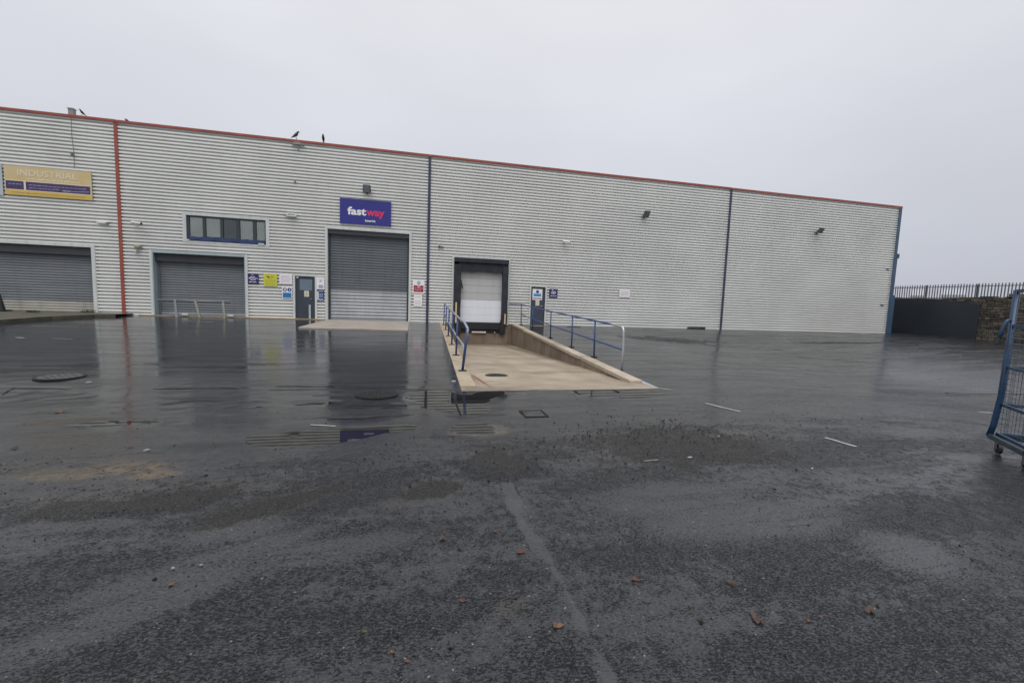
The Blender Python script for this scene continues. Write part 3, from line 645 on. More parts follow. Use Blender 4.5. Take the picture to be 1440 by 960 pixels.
m = MB(); m.box(-10.25, -6.93, 0.26, 0.30, 3.5, 4.66); obj("room_back", m, BLINDD, WIN)
m = MB(); r = random.Random(3); n_ = 26; top = []; bot = []
for i in range(n_+1):
    x = -10.12+3.12*i/n_; top.append((x, 3.70+0.012*math.sin(i*1.7)+r.uniform(-.01, .01))); bot.append((x, 3.53+0.02*math.sin(i*0.9)+r.uniform(-.012, .012)))
m.prism(top+bot[::-1], -0.035, 0.038); m.box(-10.05, -9.98, -0.04, -0.034, 3.5, 3.62); obj("window_sill", m, BLUEP, WIN, label="torn blue sheet hanging over the sill")
m = MB(); m.box(-7.25, -7.0, -0.05, -0.02, 3.49, 3.57); obj("sill_trim", m, TRIMW, WIN)
m = MB(); m.box(-10.24, -10.12, -0.05, -0.02, 3.5, 3.56); obj("sill_trim", m, TRIMW, WIN)
# personnel doors
def pdoor(x0, x1, ztop, mat, lab):
    m = MB(); m.box(x0, x1, 0.03, 0.09, 0.0, ztop); return obj("door", m, mat, WH, label=lab)
D1 = pdoor(-5.67, -4.77, 2.11, DOORG, "slate grey door left of the tall shutter")
m = MB(); m.box(-5.665, -5.60, 0.005, 0.03, 0.0, 2.1); m.box(-4.84, -4.775, 0.005, 0.03, 0.0, 2.1); m.box(-5.60, -4.84, 0.005, 0.03, 2.03, 2.1); obj("door_jamb", m, HOUS, D1)
m = MB(); m.box(-5.47, -4.90, 0.018, 0.032, 1.42, 1.97); obj("door_panel", m, DOORGL, D1, label="pale blue-grey upper panel")
m = MB(); m.box(-5.06, -4.97, -0.002, 0.03, 0.04, 0.72); obj("kick_strip", m, TRIMB, D1)
m = MB(); m.box(-5.60, -5.52, -0.01, 0.03, 2.0, 2.06); obj("door_closer", m, WHITEP, D1)
m = MB(); m.tube([(-4.9, 0.03, 1.0), (-4.9, -0.03, 1.0), (-5.0, -0.03, 1.0)], 0.012); obj("handle", m, STEEL, D1)
D2 = pdoor(6.30, 7.12, 2.10, DOORN, "navy door at the top of the ramp railing")
m = MB(); m.box(6.30, 6.35, 0.005, 0.03, 0, 2.09); m.box(7.07, 7.12, 0.005, 0.03, 0, 2.09); m.box(6.35, 7.07, 0.005, 0.03, 2.03, 2.09); obj("door_jamb", m, HOUS, D2)
m = MB(); m.tube([(6.98, 0.03, 1.04), (6.98, -0.03, 1.04), (6.86, -0.03, 1.04)], 0.014); obj("handle", m, CREAM, D2)
# dock shelter and dock door
m = MB()
for (z0, z1) in ((2.62, 3.1), (2.06, 2.615), (1.66, 2.055)): m.box(2.35, 4.75, 0.10, 0.16, z0+0.006, z1-0.006)
DD = None
zs = [(2.42, 3.1), (2.03, 2.41), (1.64, 2.02), (1.27, 1.63)]
m = MB(); m.box(2.35, 4.75, 0.16, 0.2, -0.02, 3.15); DD = obj("dock_door", m, GREYP, WH, label="white sectional dock door, greyer above")
for z0, z1 in zs: m = MB(); m.box(2.36, 4.74, 0.115, 0.158, z0, z1); bevel(obj("door_section", m, SECG, DD), 0.006)  # upper sections coloured greyer than the lower ones
for z0, z1 in ((0.86, 1.255), (0.46, 0.855), (0.06, 0.455)): m = MB(); m.box(2.36, 4.74, 0.10, 0.158, z0, z1); bevel(obj("door_section", m, SECW, DD, label="white lower section, paler than those above"), 0.004)
def wob_box(x0, x1, y0, y1, z0, z1, k, amp, seed):
    r = random.Random(seed); m = MB(); prev = None
    for i in range(k+1):
        z = z0+(z1-z0)*i/k; a = r.uniform(-amp, amp); b = r.uniform(-amp, amp); c = r.uniform(-amp, amp)
        cur = [(x0+a*0.3, y0+b, z), (x1+c, y0+a, z), (x1+c, y1, z), (x0+a*0.3, y1, z)]
        if prev: m.hexa(cur, prev)
        prev = cur
    return m
SH = obj("dock_shelter", wob_box(2.05, 2.42, -0.16, 0.1, -0.08, 3.1, 8, 0.018, 1), BLACKC, WH, label="black padded dock shelter round the loading door")
obj("side_pad", wob_box(4.66, 4.96, -0.16, 0.1, -0.08, 3.1, 8, 0.014, 2), BLACKC, SH)
m = MB(); m.box(2.05, 4.96, -0.20, 0.1, 3.22, 3.44); obj("head_pad", m, BLACKC, SH)
m = MB(); m.prism([(2.3, 3.215), (4.9, 3.215), (4.9, 2.80), (4.3, 2.72), (3.6, 2.76), (3.0, 2.70), (2.4, 2.76), (2.3, 2.9)], -0.10, -0.07); obj("head_curtain", m, BLACKC, SH)
m = MB(); m.prism([(2.38, 2.3), (2.44, 2.28), (2.53, 1.83), (2.47, 1.82)], -0.12, -0.08); obj("torn_flap", m, BLACK, SH)
m = MB(); m.prism([(4.70, 0.5), (4.74, 0.0), (4.55, 0.0)], -0.12, -0.08); obj("torn_flap", m, BLACK, SH)
m = MB(); m.box(2.14, 2.22, -0.20, -0.165, 0.02, 1.10); obj("guide_stripe", m, CREAM, SH); m = MB(); m.box(4.80, 4.87, -0.20, -0.165, 0.0, 0.55); obj("guide_stripe", m, CREAM, SH)
# leveller
lv = thing("dock_leveller", "black dock leveller with rubber bumpers below the white dock door", "dock leveller", (3.5, -0.1, -0.5))
m = MB(); m.box(2.42, 4.70, -0.10, 0.05, -0.30, 0.045); obj("lip_plate", m, BLACK, lv)
m = MB(); m.box(2.50, 4.60, -0.02, 0.04, -0.52, -0.302); obj("pit_frame", m, BLACK, lv)
for s in (2.16, 4.56): m = MB(); m.box(s, s+0.30, -0.16, 0.018, -0.56, -0.09); bevel(obj("bumper", m, BLACK, lv), 0.02)
m = MB(); m.box(3.06, 3.82, -0.12, -0.022, -0.50, -0.43); obj("lip_support", m, CREAML, lv)
m = MB(); m.box(4.28, 4.34, -0.12, -0.022, -0.49, -0.45); obj("bolt", m, CREAML, lv)

# ------------------------------------------------------------------ signs
def board(name, label, cat, x0, x1, z0, z1, mat, y=-0.035, th=0.012, group=None):
    t = thing(name, label, cat, ((x0+x1)/2, y, z0), group); m = MB(); m.box(x0, x1, y, y+th, z0, z1); obj("board", m, mat, t); return t
S = board("shop_sign", "dark blue fastway sign board above the tall roller shutter", "sign", -3.60, -1.18, 4.78, 5.99, SBLUE, -0.06, 0.05)
text("lettering", "fast", S, SWHITE, -3.25, 5.24, 0.50, -0.062, width=0.88, bold=0.016)
text("lettering", "way", S, SPINK, -2.37, 5.24, 0.50, -0.062, width=0.88, bold=0.016)
text("small_lettering", "Limerick", S, SWHITE, -2.42, 4.935, 0.14, -0.062, width=0.50, bold=0.005, align='LEFT')
S = board("banner_sign", "faded gold and purple INDUSTRIAL banner over the far left shutter", "sign", -16.88, -13.80, 4.98, 6.19, SYELLD, -0.05, 0.02)
m = MB(); m.box(-16.84, -13.86, -0.054, -0.0505, 5.22, 5.56); obj("purple_band", m, SPURP, S)
m = MB(); m.box(-16.84, -13.83, -0.053, -0.0505, 5.0, 5.19); obj("gold_band", m, SGOLD, S)
m = MB(); m.box(-16.85, -13.84, -0.0535, -0.0505, 5.565, 5.60); m.box(-16.85, -13.84, -0.0535, -0.0505, 5.185, 5.215); m.box(-16.22, -16.15, -0.057, -0.0545, 5.2, 5.58); obj("border_line", m, SCREAM, S)
text("lettering", "INDUSTRIAL", S, SCREAM, -16.42, 5.80, 0.36, -0.051, width=2.1, bold=0.002)
m = MB(); words(m, -16.1, -14.2, 5.665, 0.05, -0.0505, 4); obj("small_lettering", m, SCREAM, S)
m = MB(); words(m, -16.05, -13.95, 5.42, 0.035, -0.0545, 5); words(m, -16.05, -14.6, 5.30, 0.035, -0.0545, 6); words(m, -16.75, -16.3, 5.42, 0.04, -0.0545, 16)
m.prism([(-15.2, 5.38), (-14.75, 5.29), (-13.9, 5.34), (-13.9, 5.31), (-14.8, 5.26)], -0.0575, -0.0545); obj("small_lettering", m, SLILAC, S)
m = MB(); words(m, -16.65, -14.05, 5.075, 0.04, -0.0535, 8); obj("small_lettering", m, YPAINT, S)
S = board("blank_panel", "pale blue end panel beside the INDUSTRIAL banner at the photo's left edge", "sign", -18.3, -16.95, 4.93, 6.2, SPALEB, -0.05, 0.02)
S = board("notice", "navy notice with white print beside the low barrier's shutter", "notice", -7.74, -7.27, 1.64, 2.12, SNAVY)
m = MB()
for z, a, b, h in ((2.05, -7.60, -7.45, .02), (1.95, -7.63, -7.38, .035), (1.88, -7.70, -7.31, .035), (1.81, -7.62, -7.39, .035), (1.71, -7.68, -7.33, .035)): words(m, a, b, z, h, -0.036, int(z*100))
obj("print", m, SWHITE, S)
S = board("notice", "bright yellow camera warning notice left of the slate door", "notice", -7.05, -6.47, 1.56, 2.15, SYEL)
m = MB(); m.prism([(-6.94, 2.0), (-6.84, 2.04), (-6.80, 1.98), (-6.78, 1.92), (-6.86, 1.97)], -0.039, -0.0355); words(m, -6.75, -6.55, 1.97, .03, -0.036, 3); obj("print", m, SBLK, S)
m = MB(); [words(m, -6.98, -6.54, z, .018, -0.036, int(z*77)) for z in (1.86, 1.80, 1.74, 1.68, 1.62, 2.09)]; obj("small_print", m, YPAINT, S)
S = board("notice", "white notice with faint pink print right of the yellow one", "notice", -6.36, -5.80, 1.69, 2.17, PINKP)
m = MB(); [words(m, -6.30, -5.86, z, .018, -0.036, int(z*91)) for z in (2.08, 2.02, 1.96, 1.90, 1.84, 1.77)]; obj("print", m, SPALER, S)
S = board("notice", "white and blue safety notice with two round symbols beside the slate door", "notice", -6.25, -5.80, 0.99, 1.55, PINKP)
m = MB(); m.box(-6.22, -5.83, -0.039, -0.0355, 1.02, 1.28); obj("blue_panel", m, SCYAN, S)
m = MB(); m.disc(-6.125, 1.42, 0.095, -0.0355); m.disc(-5.915, 1.42, 0.095, -0.0355); obj("round_symbol", m, SDBLUE, S)
m = MB(); m.disc(-6.12, 1.42, 0.058, -0.0400, 0.002); m.prism([(-5.93, 1.47), (-5.89, 1.45), (-5.87, 1.39), (-5.92, 1.37)], -0.042, -0.0400); obj("symbol_figure", m, CREAML, S)
m = MB(); [words(m, -6.18, -5.87, z, .022, -0.0395, int(z*77)) for z in (1.22, 1.16, 1.10)]; obj("print", m, SDBLUE, S)
S = board("notice", "small cream notice stuck to the middle of the slate door", "notice", -5.27, -5.05, 1.11, 1.40, CREAML, 0.022, 0.006)
m = MB(); m.prism([(-5.20, 1.27), (-5.12, 1.27), (-5.16, 1.35)], 0.018, 0.0215); words(m, -5.24, -5.08, 1.22, .02, 0.0215, 3); words(m, -5.24, -5.08, 1.17, .02, 0.0215, 4); obj("print", m, OCHRE, S)
S = board("notice", "white notice between the slate door and the tall shutter", "notice", -4.69, -4.33, 1.50, 2.10, PINKP)
m = MB(); m.box(-4.60, -4.38, -0.039, -0.0355, 1.56, 1.72); m.prism([(-4.58, 1.87), (-4.42, 1.87), (-4.50, 1.96)], -0.039, -0.0355); words(m, -4.62, -4.38, 1.98, .02, -0.036, 5); obj("print", m, SGREYT, S)
S = board("notice", "blue notice with white stripe directly below the white one at the tall shutter", "notice", -4.66, -4.35, 0.92, 1.48, SDBLUE)
m = MB(); m.box(-4.65, -4.60, -0.039, -0.0355, 1.0, 1.40)
for z in (1.40, 1.24, 1.14, 1.0): words(m, -4.57, -4.40, z, .028, -0.036, int(z*55))
m.box(-4.64, -4.38, -0.039, -0.0355, 0.955, 0.975); obj("print", m, SWHITE, S)
S = board("notice", "white and red truck warning notice left of the navy joint strip", "notice", -0.07, 0.53, 1.50, 2.20, PINKP)
m = MB(); m.disc(0.24, 2.03, 0.085, -0.0355); obj("round_symbol", m, SBLK, S); m = MB(); m.disc(0.24, 2.03, 0.062, -0.0400, 0.002); obj("symbol_centre", m, PINKP, S)
m = MB(); m.box(0.225, 0.26, -0.044, -0.0425, 1.98, 2.08); obj("symbol_figure", m, SBLK, S)
m = MB(); m.box(-0.02, 0.48, -0.039, -0.0355, 1.56, 1.90); obj("red_panel", m, SRED, S)
m = MB(); words(m, 0.02, 0.44, 1.73, .05, -0.0395, 21); words(m, 0.04, 0.44, 1.64, .05, -0.0395, 22); m.prism([(0.12, 1.89), (0.36, 1.89), (0.30, 1.80), (0.18, 1.80)], -0.042, -0.0395); obj("print", m, SPALER, S)
m = MB(); m.box(-0.19, 0.55, -0.045, -0.036, 1.455, 1.49); tag(obj("yellow_tape", m, CREAM, None, (0.18, -0.04, 1.45)), "strip of yellow tape under the red warning notice", "tape")
S = board("notice", "white paper notice hanging below the red truck warning", "notice", 0.0, 0.42, 0.82, 1.44, PINKP)
m = MB(); [words(m, 0.05, 0.37, z, .025, -0.036, int(z*31)) for z in (1.30, 1.08, 1.0, 0.92)]; obj("print", m, SGREYT, S)
S = board("notice", "square navy notice right of the navy door", "notice", 7.34, 7.82, 1.53, 2.02, SNAVY)
m = MB()
for z, a, b in ((1.95, 7.5, 7.58), (1.86, 7.46, 7.70), (1.80, 7.42, 7.74), (1.74, 7.46, 7.70), (1.62, 7.40, 7.76)): words(m, a, b, z, .035, -0.036, int(z*50))
obj("print", m, SWHITE, S)
S = board("notice", "blank white notice alone on the long wall right of the railing", "notice", 11.58, 12.24, 1.72, 2.17, PINKP)
m = MB(); [words(m, 11.66, 12.16, z, .02, -0.036, int(z*37)) for z in (2.05, 1.98, 1.91, 1.84)]; obj("print", m, SPALER, S)
S = board("notice", "white and blue safety notice on the navy door", "notice", 6.39, 6.95, 1.38, 1.98, PINKP, 0.020, 0.008)
m = MB(); m.disc(6.67, 1.83, 0.085, 0.0195); obj("round_symbol", m, SDBLUE, S)
m = MB(); m.box(6.45, 6.89, 0.016, 0.0195, 1.58, 1.70); words(m, 6.45, 6.88, 1.72, .03, 0.0195, 9); obj("blue_print", m, SCYAN, S); m = MB(); m.box(6.42, 6.92, 0.016, 0.0195, 1.44, 1.49); obj("red_bar", m, SRED, S)
S = board("notice", "narrow yellow notice below the safety notice on the navy door", "notice", 6.58, 6.80, 1.06, 1.375, CREAML, 0.020, 0.008)
m = MB(); m.prism([(6.64, 1.25), (6.74, 1.25), (6.69, 1.33)], 0.016, 0.0195); words(m, 6.61, 6.77, 1.18, .02, 0.0195, 9); words(m, 6.61, 6.77, 1.12, .02, 0.0195, 10); obj("print", m, SYEL, S)

for o in bpy.data.objects:
    if o.name.split(".")[0] in ("print", "small_print", "small_lettering", "blue_print", "border_line", "symbol_figure", "round_symbol"): o["kind"] = "stuff"
# ------------------------------------------------------------------ wall fittings
def floodlight(x, z, label, tilt=38, w=0.34, h=0.37):
    t = thing("floodlight", label, "floodlight", (x, -0.02, z), "floodlights on the warehouse wall"); rot = Matrix.Rotation(R(tilt), 3, 'X')
    c = (x, -0.30, z); m = MB(); m.box(x-w/2, x+w/2, -0.36, -0.26, z-h/2, z+h/2, rot, c); bevel(obj("lamp_body", m, LAMPB, t), 0.015)
    m = MB(); m.box(x-w/2+0.035, x+w/2-0.035, -0.366, -0.361, z-h/2+0.035, z+h/2-0.035, rot, c); obj("lens", m, LAMPG, t)
    m = MB(); m.tube([(x-w/2-0.02, -0.30, z), (x-w/2-0.02, -0.04, z-0.12), (x+w/2+0.02, -0.04, z-0.12), (x+w/2+0.02, -0.30, z)], 0.016, 6); m.box(x-0.06, x+0.06, -0.04, -0.002, z-0.2, z-0.04); obj("bracket", m, LAMPB, t)
    m = MB()
    for k in range(5): m.box(x-w/2+0.04+k*0.075, x-w/2+0.055+k*0.075, -0.262, -0.22, z-h/2+0.04, z+h/2-0.04, rot, c)
    obj("cooling_fin", m, LAMPB, t)
floodlight(-2.33, 6.48, "floodlight directly above the fastway sign", 22)
floodlight(12.85, 6.48, "floodlight high on the long blank wall left of the second navy strip")
floodlight(25.05, 6.42, "floodlight nearest the right end of the warehouse")
def cam_(x, z, label, mat=WHITEP, L_=0.32):
    t = thing("security_camera", label, "camera", (x, -0.02, z)); m = MB(); m.box(x-0.05, x+0.05, -0.03, -0.002, z-0.06, z+0.08); m.tube([(x, -0.02, z), (x+0.02, -0.16, z+0.02)], 0.02, 6); obj("bracket", m, mat, t)
    m = MB(); m.tube([(x-0.1, -0.17, z+0.03), (x-0.1+L_, -0.26, z-0.02)], 0.055, 8); obj("camera_body", m, mat, t); m = MB(); m.tube([(x-0.1+L_, -0.26, z-0.02), (x-0.07+L_, -0.27, z-0.025)], 0.048, 8); obj("lens", m, SBLK, t); return t
cam_(-12.2, 4.12, "white security camera just right of the red strip", L_=0.40)
t = cam_(8.05, 4.62, "white security camera above the navy notice", L_=0.38)
t = thing("junction_box", "white bracket box just left of the red strip", "box", (-13.45, 0, 4.05)); m = MB(); m.box(-13.62, -13.30, -0.10, -0.002, 4.02, 4.10); m.box(-13.70, -13.62, -0.05, -0.002, 4.04, 4.12); obj("casing", m, WHITEP, t); m = MB(); m.box(-13.32, -13.26, -0.13, -0.002, 4.0, 4.08); obj("cap", m, GREYP, t)
t = thing("alarm_sounder", "weathered alarm bell above the corner of the barrier's shutter", "alarm", (-12.2, 0, 2.9)); m = MB(); m.ball((-12.18, -0.07, 3.10), 0.13, 1, 0.6, 1); obj("bell", m, OCHRE, t, smooth=True)
m = MB(); m.tube([(-12.22, -0.02, 2.90), (-12.22, -0.12, 2.86), (-12.20, -0.14, 2.80)], 0.045, 8); obj("horn", m, GREYP, t); m = MB(); m.box(-12.24, -12.02, -0.05, -0.002, 3.02, 3.16); obj("back_plate", m, GREYP, t)
t = thing("wall_light", "white bulkhead light between the window and the tall shutter", "lamp", (-5.77, 0, 4.9)); m = MB(); m.box(-5.98, -5.56, -0.16, -0.002, 4.90, 5.06); bevel(obj("casing", m, WHITEP, t), 0.02); m = MB(); m.box(-5.92, -5.62, -0.165, -0.161, 4.98, 5.03); obj("diffuser", m, GREYP, t)
m = MB(); m.box(-6.08, -6.00, -0.08, -0.002, 4.96, 5.02); obj("conduit_box", m, OCHRE, t)
t = thing("sensor", "small dark sensor right of the navy strip over the dock", "sensor", (1.33, 0, 3.9)); m = MB(); m.box(1.20, 1.32, -0.10, -0.002, 3.90, 3.99); m.box(1.35, 1.45, -0.09, -0.002, 3.90, 3.97); obj("casing", m, LAMPB, t); m = MB(); m.tube([(1.26, -0.10, 3.94), (1.26, -0.14, 3.92)], 0.025, 6); obj("lens", m, SBLK, t)
t = thing("roof_vent", "short pale vent pipe on the roof edge beside a bird", "vent", (-14.42, 0.25, 8.5)); m = MB(); m.box(-14.56, -14.38, 0.02, 0.20, 8.45, 8.78); obj("vent_body", m, GREYP, t); m = MB(); m.box(-14.58, -14.36, 0.0, 0.22, 8.78, 8.82); obj("cap", m, TRIMB, t)
t = thing("cable", "thin dark cable hanging down from the roof vent", "cable", (-14.45, -0.01, 6.3)); m = MB(); m.tube([(-14.44, -0.012, 8.4), (-14.45, -0.012, 7.6), (-14.40, -0.012, 6.9), (-14.42, -0.012, 6.3)], 0.012, 5); obj("wire", m, GREYP, t); m = MB(); m.box(-14.50, -14.40, -0.06, -0.002, 6.82, 6.92); obj("box", m, LAMPB, t)
t = thing("rain_hopper", "small dark spout bracket under the roof edge below the standing crow", "bracket", (-5.45, -0.1, 8.1)); m = MB(); m.prism([(-5.75, 8.28), (-5.62, 8.38), (-5.42, 8.40), (-5.18, 8.28)], -0.10, -0.02); obj("hood", m, GREYP, t); m = MB(); m.box(-5.50, -5.44, -0.06, -0.01, 8.05, 8.28); obj("stem", m, GREYP, t)
t = thing("wall_hook", "tiny dark hook high on the wall left of the sign's floodlight", "hook", (-5.62, -0.01, 6.5)); m = MB(); m.box(-5.65, -5.59, -0.05, -0.002, 6.50, 6.60); obj("hook", m, LAMPB, t)
for (x, z) in ((31.2, 4.35), (31.05, 1.9)):
    t = thing("wall_bracket", "small dark bracket near the warehouse's right corner, " + ("upper one" if z > 3 else "lower one"), "bracket", (x, -0.01, z)); m = MB(); m.box(x-0.12, x+0.12, -0.06, -0.002, z-0.03, z+0.05); obj("bracket", m, LAMPB, t)
def crow(x, y, z, yaw, label, sit=False, s=1.0):
    m = MB(); rot = Matrix.Rotation(yaw, 3, 'Z'); h = 0.07 if sit else 0.15; up_ = 0.35 if sit else 0.75
    body = [(-0.26, 0, -0.20*up_), (-0.18, 0, -0.12*up_), (-0.10, 0, -0.02), (0, 0, 0.10*up_), (0.06, 0, 0.22*up_), (0.09, 0, 0.32*up_), (0.12, 0, 0.36*up_), (0.15, 0, 0.36*up_), (0.22, 0, 0.33*up_)]
    rad = [0.018, 0.03, 0.062, 0.085, 0.07, 0.045, 0.05, 0.032, 0.004]
    m.tube([rot @ Vector(b)*s+Vector((x, y, z+h*s+0.05)) for b in body], [q*s for q in rad], 8)
    b = obj("bird", m, BIRDM, None, (x, y, z), smooth=True); tag(b, label, "bird", "birds along the roof edge")
    for sg in (-0.03, 0.03):
        m = MB(); m.tube([rot @ Vector((0.01, sg, 0.02))*s+Vector((x, y, z+h*s)), rot @ Vector((0.03, sg, -h))*s+Vector((x, y, z+h*s))], 0.008*s, 5); obj("leg", m, BIRDM, b)
crow(-5.58, 0.06, 8.52, R(35), "crow standing upright on the roof edge above the window", s=0.85)
crow(-4.37, 0.06, 8.52, R(-88), "crow facing out on the roof edge, second bird from the tall shutter", s=0.75)
crow(-14.08, 0.06, 8.52, R(-170), "crow perched on the roof edge right beside the vent", s=0.55)
crow(-12.52, 0.22, 8.50, R(160), "crow crouching low on the roof edge above the red strip", True, 0.6)

# ------------------------------------------------------------------ railings
def polish(pts, n=5):
    """round the corners of a polyline"""
    pts = [Vector(p) for p in pts]; out = [pts[0]]
    for i in range(1, len(pts)-1):
        a, b, c = pts[i-1], pts[i], pts[i+1]; r = min(0.13, (a-b).length/2.2, (c-b).length/2.2)
        p0 = b+(a-b).normalized()*r; p1 = b+(c-b).normalized()*r
        for k in range(n+1): t = k/n; out.append(p0*(1-t)**2+b*2*t*(1-t)+p1*t*t)
    return out+[pts[-1]]
RX = lambda y: 5.72+0.043*y if y < -2 else 5.72+0.043*y
rr = thing("ramp_railing", "long blue two-bar railing on the right of the ramp with galvanised end hoop", "railing", (5.3, -6, -0.2))
py = [-0.35, -3.1, -6.35, -9.1, -11.2]; hs = [1.10, 1.08, 1.06, 1.06, 1.06]
for y, h in zip(py, hs):
    m = MB(); m.tube([(RX(y), y, top_z(y)-0.02), (RX(y)-0.02, y, top_z(y)+h)], 0.026); p_ = obj("post", m, RAILB, rr, smooth=True)
    m = MB(); m.box(RX(y)-0.08, RX(y)+0.08, y-0.08, y+0.08, top_z(y)+0.004, top_z(y)+0.022); obj("base_plate", m, BASEP, p_)
m = MB(); m.tube(polish([(5.0, -0.22, 1.10), (RX(-0.3)-0.02, -0.3, 1.11), (RX(-3.1)-0.02, -3.1, top_z(-3.1)+1.09), (RX(-6.35)-0.02, -6.35, top_z(-6.35)+1.07), (RX(-9.1)-0.02, -9.1, top_z(-9.1)+1.07), (RX(-11.2)-0.02, -11.2, top_z(-11.2)+1.07), (RX(-12.4)-0.02, -12.4, top_z(-12.4)+1.07)]), 0.026, 8); obj("top_rail", m, RAILB, rr, smooth=True)
m = MB(); m.tube([(RX(-0.3), -0.35, 0.55), (RX(-6.35), -6.35, top_z(-6.35)+0.50), (RX(-9.1), -9.1, top_z(-9.1)+0.50), (RX(-13.1), -13.1, top_z(-13.1)+0.49)], 0.024, 8); obj("mid_rail", m, RAILB, rr, smooth=True)
m = MB(); yb = -13.14; m.tube(polish([(RX(-12.4)-0.02, -12.4, top_z(-12.4)+1.07), (RX(yb)-0.02, yb, top_z(yb)+1.06), (RX(yb), yb, top_z(yb)+0.6), (RX(yb), yb, top_z(yb)-0.02)], 8), 0.028, 8); obj("end_hoop", m, RAILG, rr, smooth=True, label="bare galvanised hoop at the near end")
LX = lambda y: 1.50+0.0305*y
lr = thing("ramp_railing", "bent blue railing with worn pale top bar on the left of the ramp", "railing", (1.2, -6, -0.2))
ly = [-1.7, -4.04, -6.49, -8.94, -11.15]
for y in ly:
    m = MB(); m.tube([(LX(y), y, top_z(y)), (LX(y)+0.02, y, top_z(y)+1.05)], 0.026); p_ = obj("post", m, RAILB, lr, smooth=True)
    m = MB(); m.box(LX(y)-0.09, LX(y)+0.09, y-0.07, y+0.07, top_z(y)+0.006, top_z(y)+0.028); obj("base_plate", m, BASEP, p_)
m = MB(); ye = -13.4; m.tube([(LX(ye)-0.0, ye, top_z(ye)), (LX(ye)+0.06, ye, top_z(ye)+0.6), (LX(ye)+0.09, ye+0.02, top_z(ye)+0.98)], 0.030); p_ = obj("end_post", m, RAILB, lr, smooth=True)
m = MB(); m.box(LX(ye)-0.09, LX(ye)+0.09, ye-0.07, ye+0.07, top_z(ye)+0.006, top_z(ye)+0.028); obj("base_plate", m, BASEP, p_)
m = MB(); m.tube(polish([(LX(-1.7)+.02, -1.7, top_z(-1.7)+1.06), (LX(-8.9)+.02, -8.94, top_z(-8.94)+1.07), (LX(-11.1)+.02, -11.15, top_z(-11.15)+1.07), (LX(ye)+0.06, ye+0.35, top_z(ye)+1.09), (LX(ye)+0.10, ye, top_z(ye)+0.96), (LX(ye)+0.09, ye, top_z(ye)+0.8)]), 0.030, 8); obj("top_rail", m, RAILW, lr, smooth=True, label="pale worn top bar")
m = MB(); m.tube(polish([(LX(-1.7)+.01, -1.7, top_z(-1.7)+0.55), (LX(-8.9)+.01, -8.94, top_z(-8.94)+0.52), (LX(-11.1)+.01, -11.15, top_z(-11.15)+0.53), (LX(-12.6)+.05, -12.7, top_z(ye)+0.54), (LX(ye)+0.05, ye, top_z(ye)+0.38)]), 0.026, 8); obj("mid_rail", m, RAILW, lr, smooth=True)
# low barrier in front of shutter
br = thing("low_barrier", "low rusty barrier of three leaning posts in front of a grey shutter", "barrier", (-9.6, -0.45, 0))
bx = [(-10.55, -10.60), (-9.62, -9.80), (-8.60, -8.66)]
for i, (b, t_) in enumerate(bx):
    m = MB(); m.hexa([(t_-0.045, -0.46, 0.78), (t_+0.045, -0.46, 0.78), (t_+0.045, -0.37, 0.78), (t_-0.045, -0.37, 0.78)], [(b-0.05, -0.46, -0.05), (b+0.05, -0.46, -0.05), (b+0.05, -0.36, -0.05), (b-0.05, -0.36, -0.05)]); bevel(obj("post", m, BARR if i else SHUTL, br), 0.008)
m = MB(); m.tube([(-11.35, -0.33, 0.73), (-9.8, -0.33, 0.73), (-8.4, -0.33, 0.74)], 0.045, 8); obj("rail", m, SHUT, br, smooth=True)
for (x, z) in ((-10.30, 0.10), (-8.42, 0.09)): m = MB(); m.box(x-0.12, x+0.12, -0.30, -0.22, z-0.02, z+0.06); obj("cleat", m, WHITEP, br)

# ------------------------------------------------------------------ yard fittings on the ground
m = MB(); m.box(-12.2, -4.33, -0.16, 0.0, -0.08, 0.035); struct("paving_strip", m, STRIP, "narrow tan concrete strip along the foot of the wall")
m = MB(); m.hexa([(-4.45, -4.55, -0.075), (-0.22, -4.80, -0.085), (-0.22, -0.0, 0.02), (-4.2, -0.0, 0.02)], [(-4.45, -4.55, -0.3), (-0.22, -4.80, -0.3), (-0.22, 0.0, -0.3), (-4.2, 0.0, -0.3)])
bevel(struct("pavement", m, SLAB, "raised concrete apron in front of the tall roller shutter"), 0.02)
# threshold of the navy door
m = MB(); m.box(6.15, 6.85, -0.80, -0.50, -0.06, -0.008); m.box(7.05, 7.5, -0.55, -0.15, -0.05, 0.002); struct("road_marking", m, YPAINT, "worn yellow paint at the foot of the navy door")
# raised kerbed strip at far left
ka = [G(163, 446), G(132, 446.3), G(73, 449), G(0, 454.5), G(-120, 464)]
kb = [Vector((p.x, p.y, p.z)) for p in ka]
hk = 0.13
for i in range(len(kb)-1):
    a, b = kb[i], kb[i+1]; d = (b-a); nrm = Vector((d.y, -d.x, 0)).normalized()
    if nrm.y < 0: nrm = -nrm
    L2 = d.length; k = max(1, round(L2/0.95))
    if i == 0: KT = thing("kerb", "dark mossy kerb in front of the far left shutter", "kerb", tuple(a))
    for j in range(k):
        p, q = a+d*(j/k), a+d*((j+1)/k); p = p+d.normalized()*0.006; q = q-d.normalized()*0.006; zz = random.uniform(-0.004, 0.004)
        f = MB(); f.hexa([(p.x, p.y, p.z+hk+zz), (q.x, q.y, q.z+hk+zz), (q.x+nrm.x*0.14, q.y+nrm.y*0.14, q.z+hk+zz), (p.x+nrm.x*0.14, p.y+nrm.y*0.14, p.z+hk+zz)],
                         [(p.x, p.y, p.z-0.1), (q.x, q.y, q.z-0.1), (q.x+nrm.x*0.14, q.y+nrm.y*0.14, q.z-0.1), (p.x+nrm.x*0.14, p.y+nrm.y*0.14, p.z-0.1)])
        bevel(obj("kerb_stone", f, KERBD, KT), 0.015)
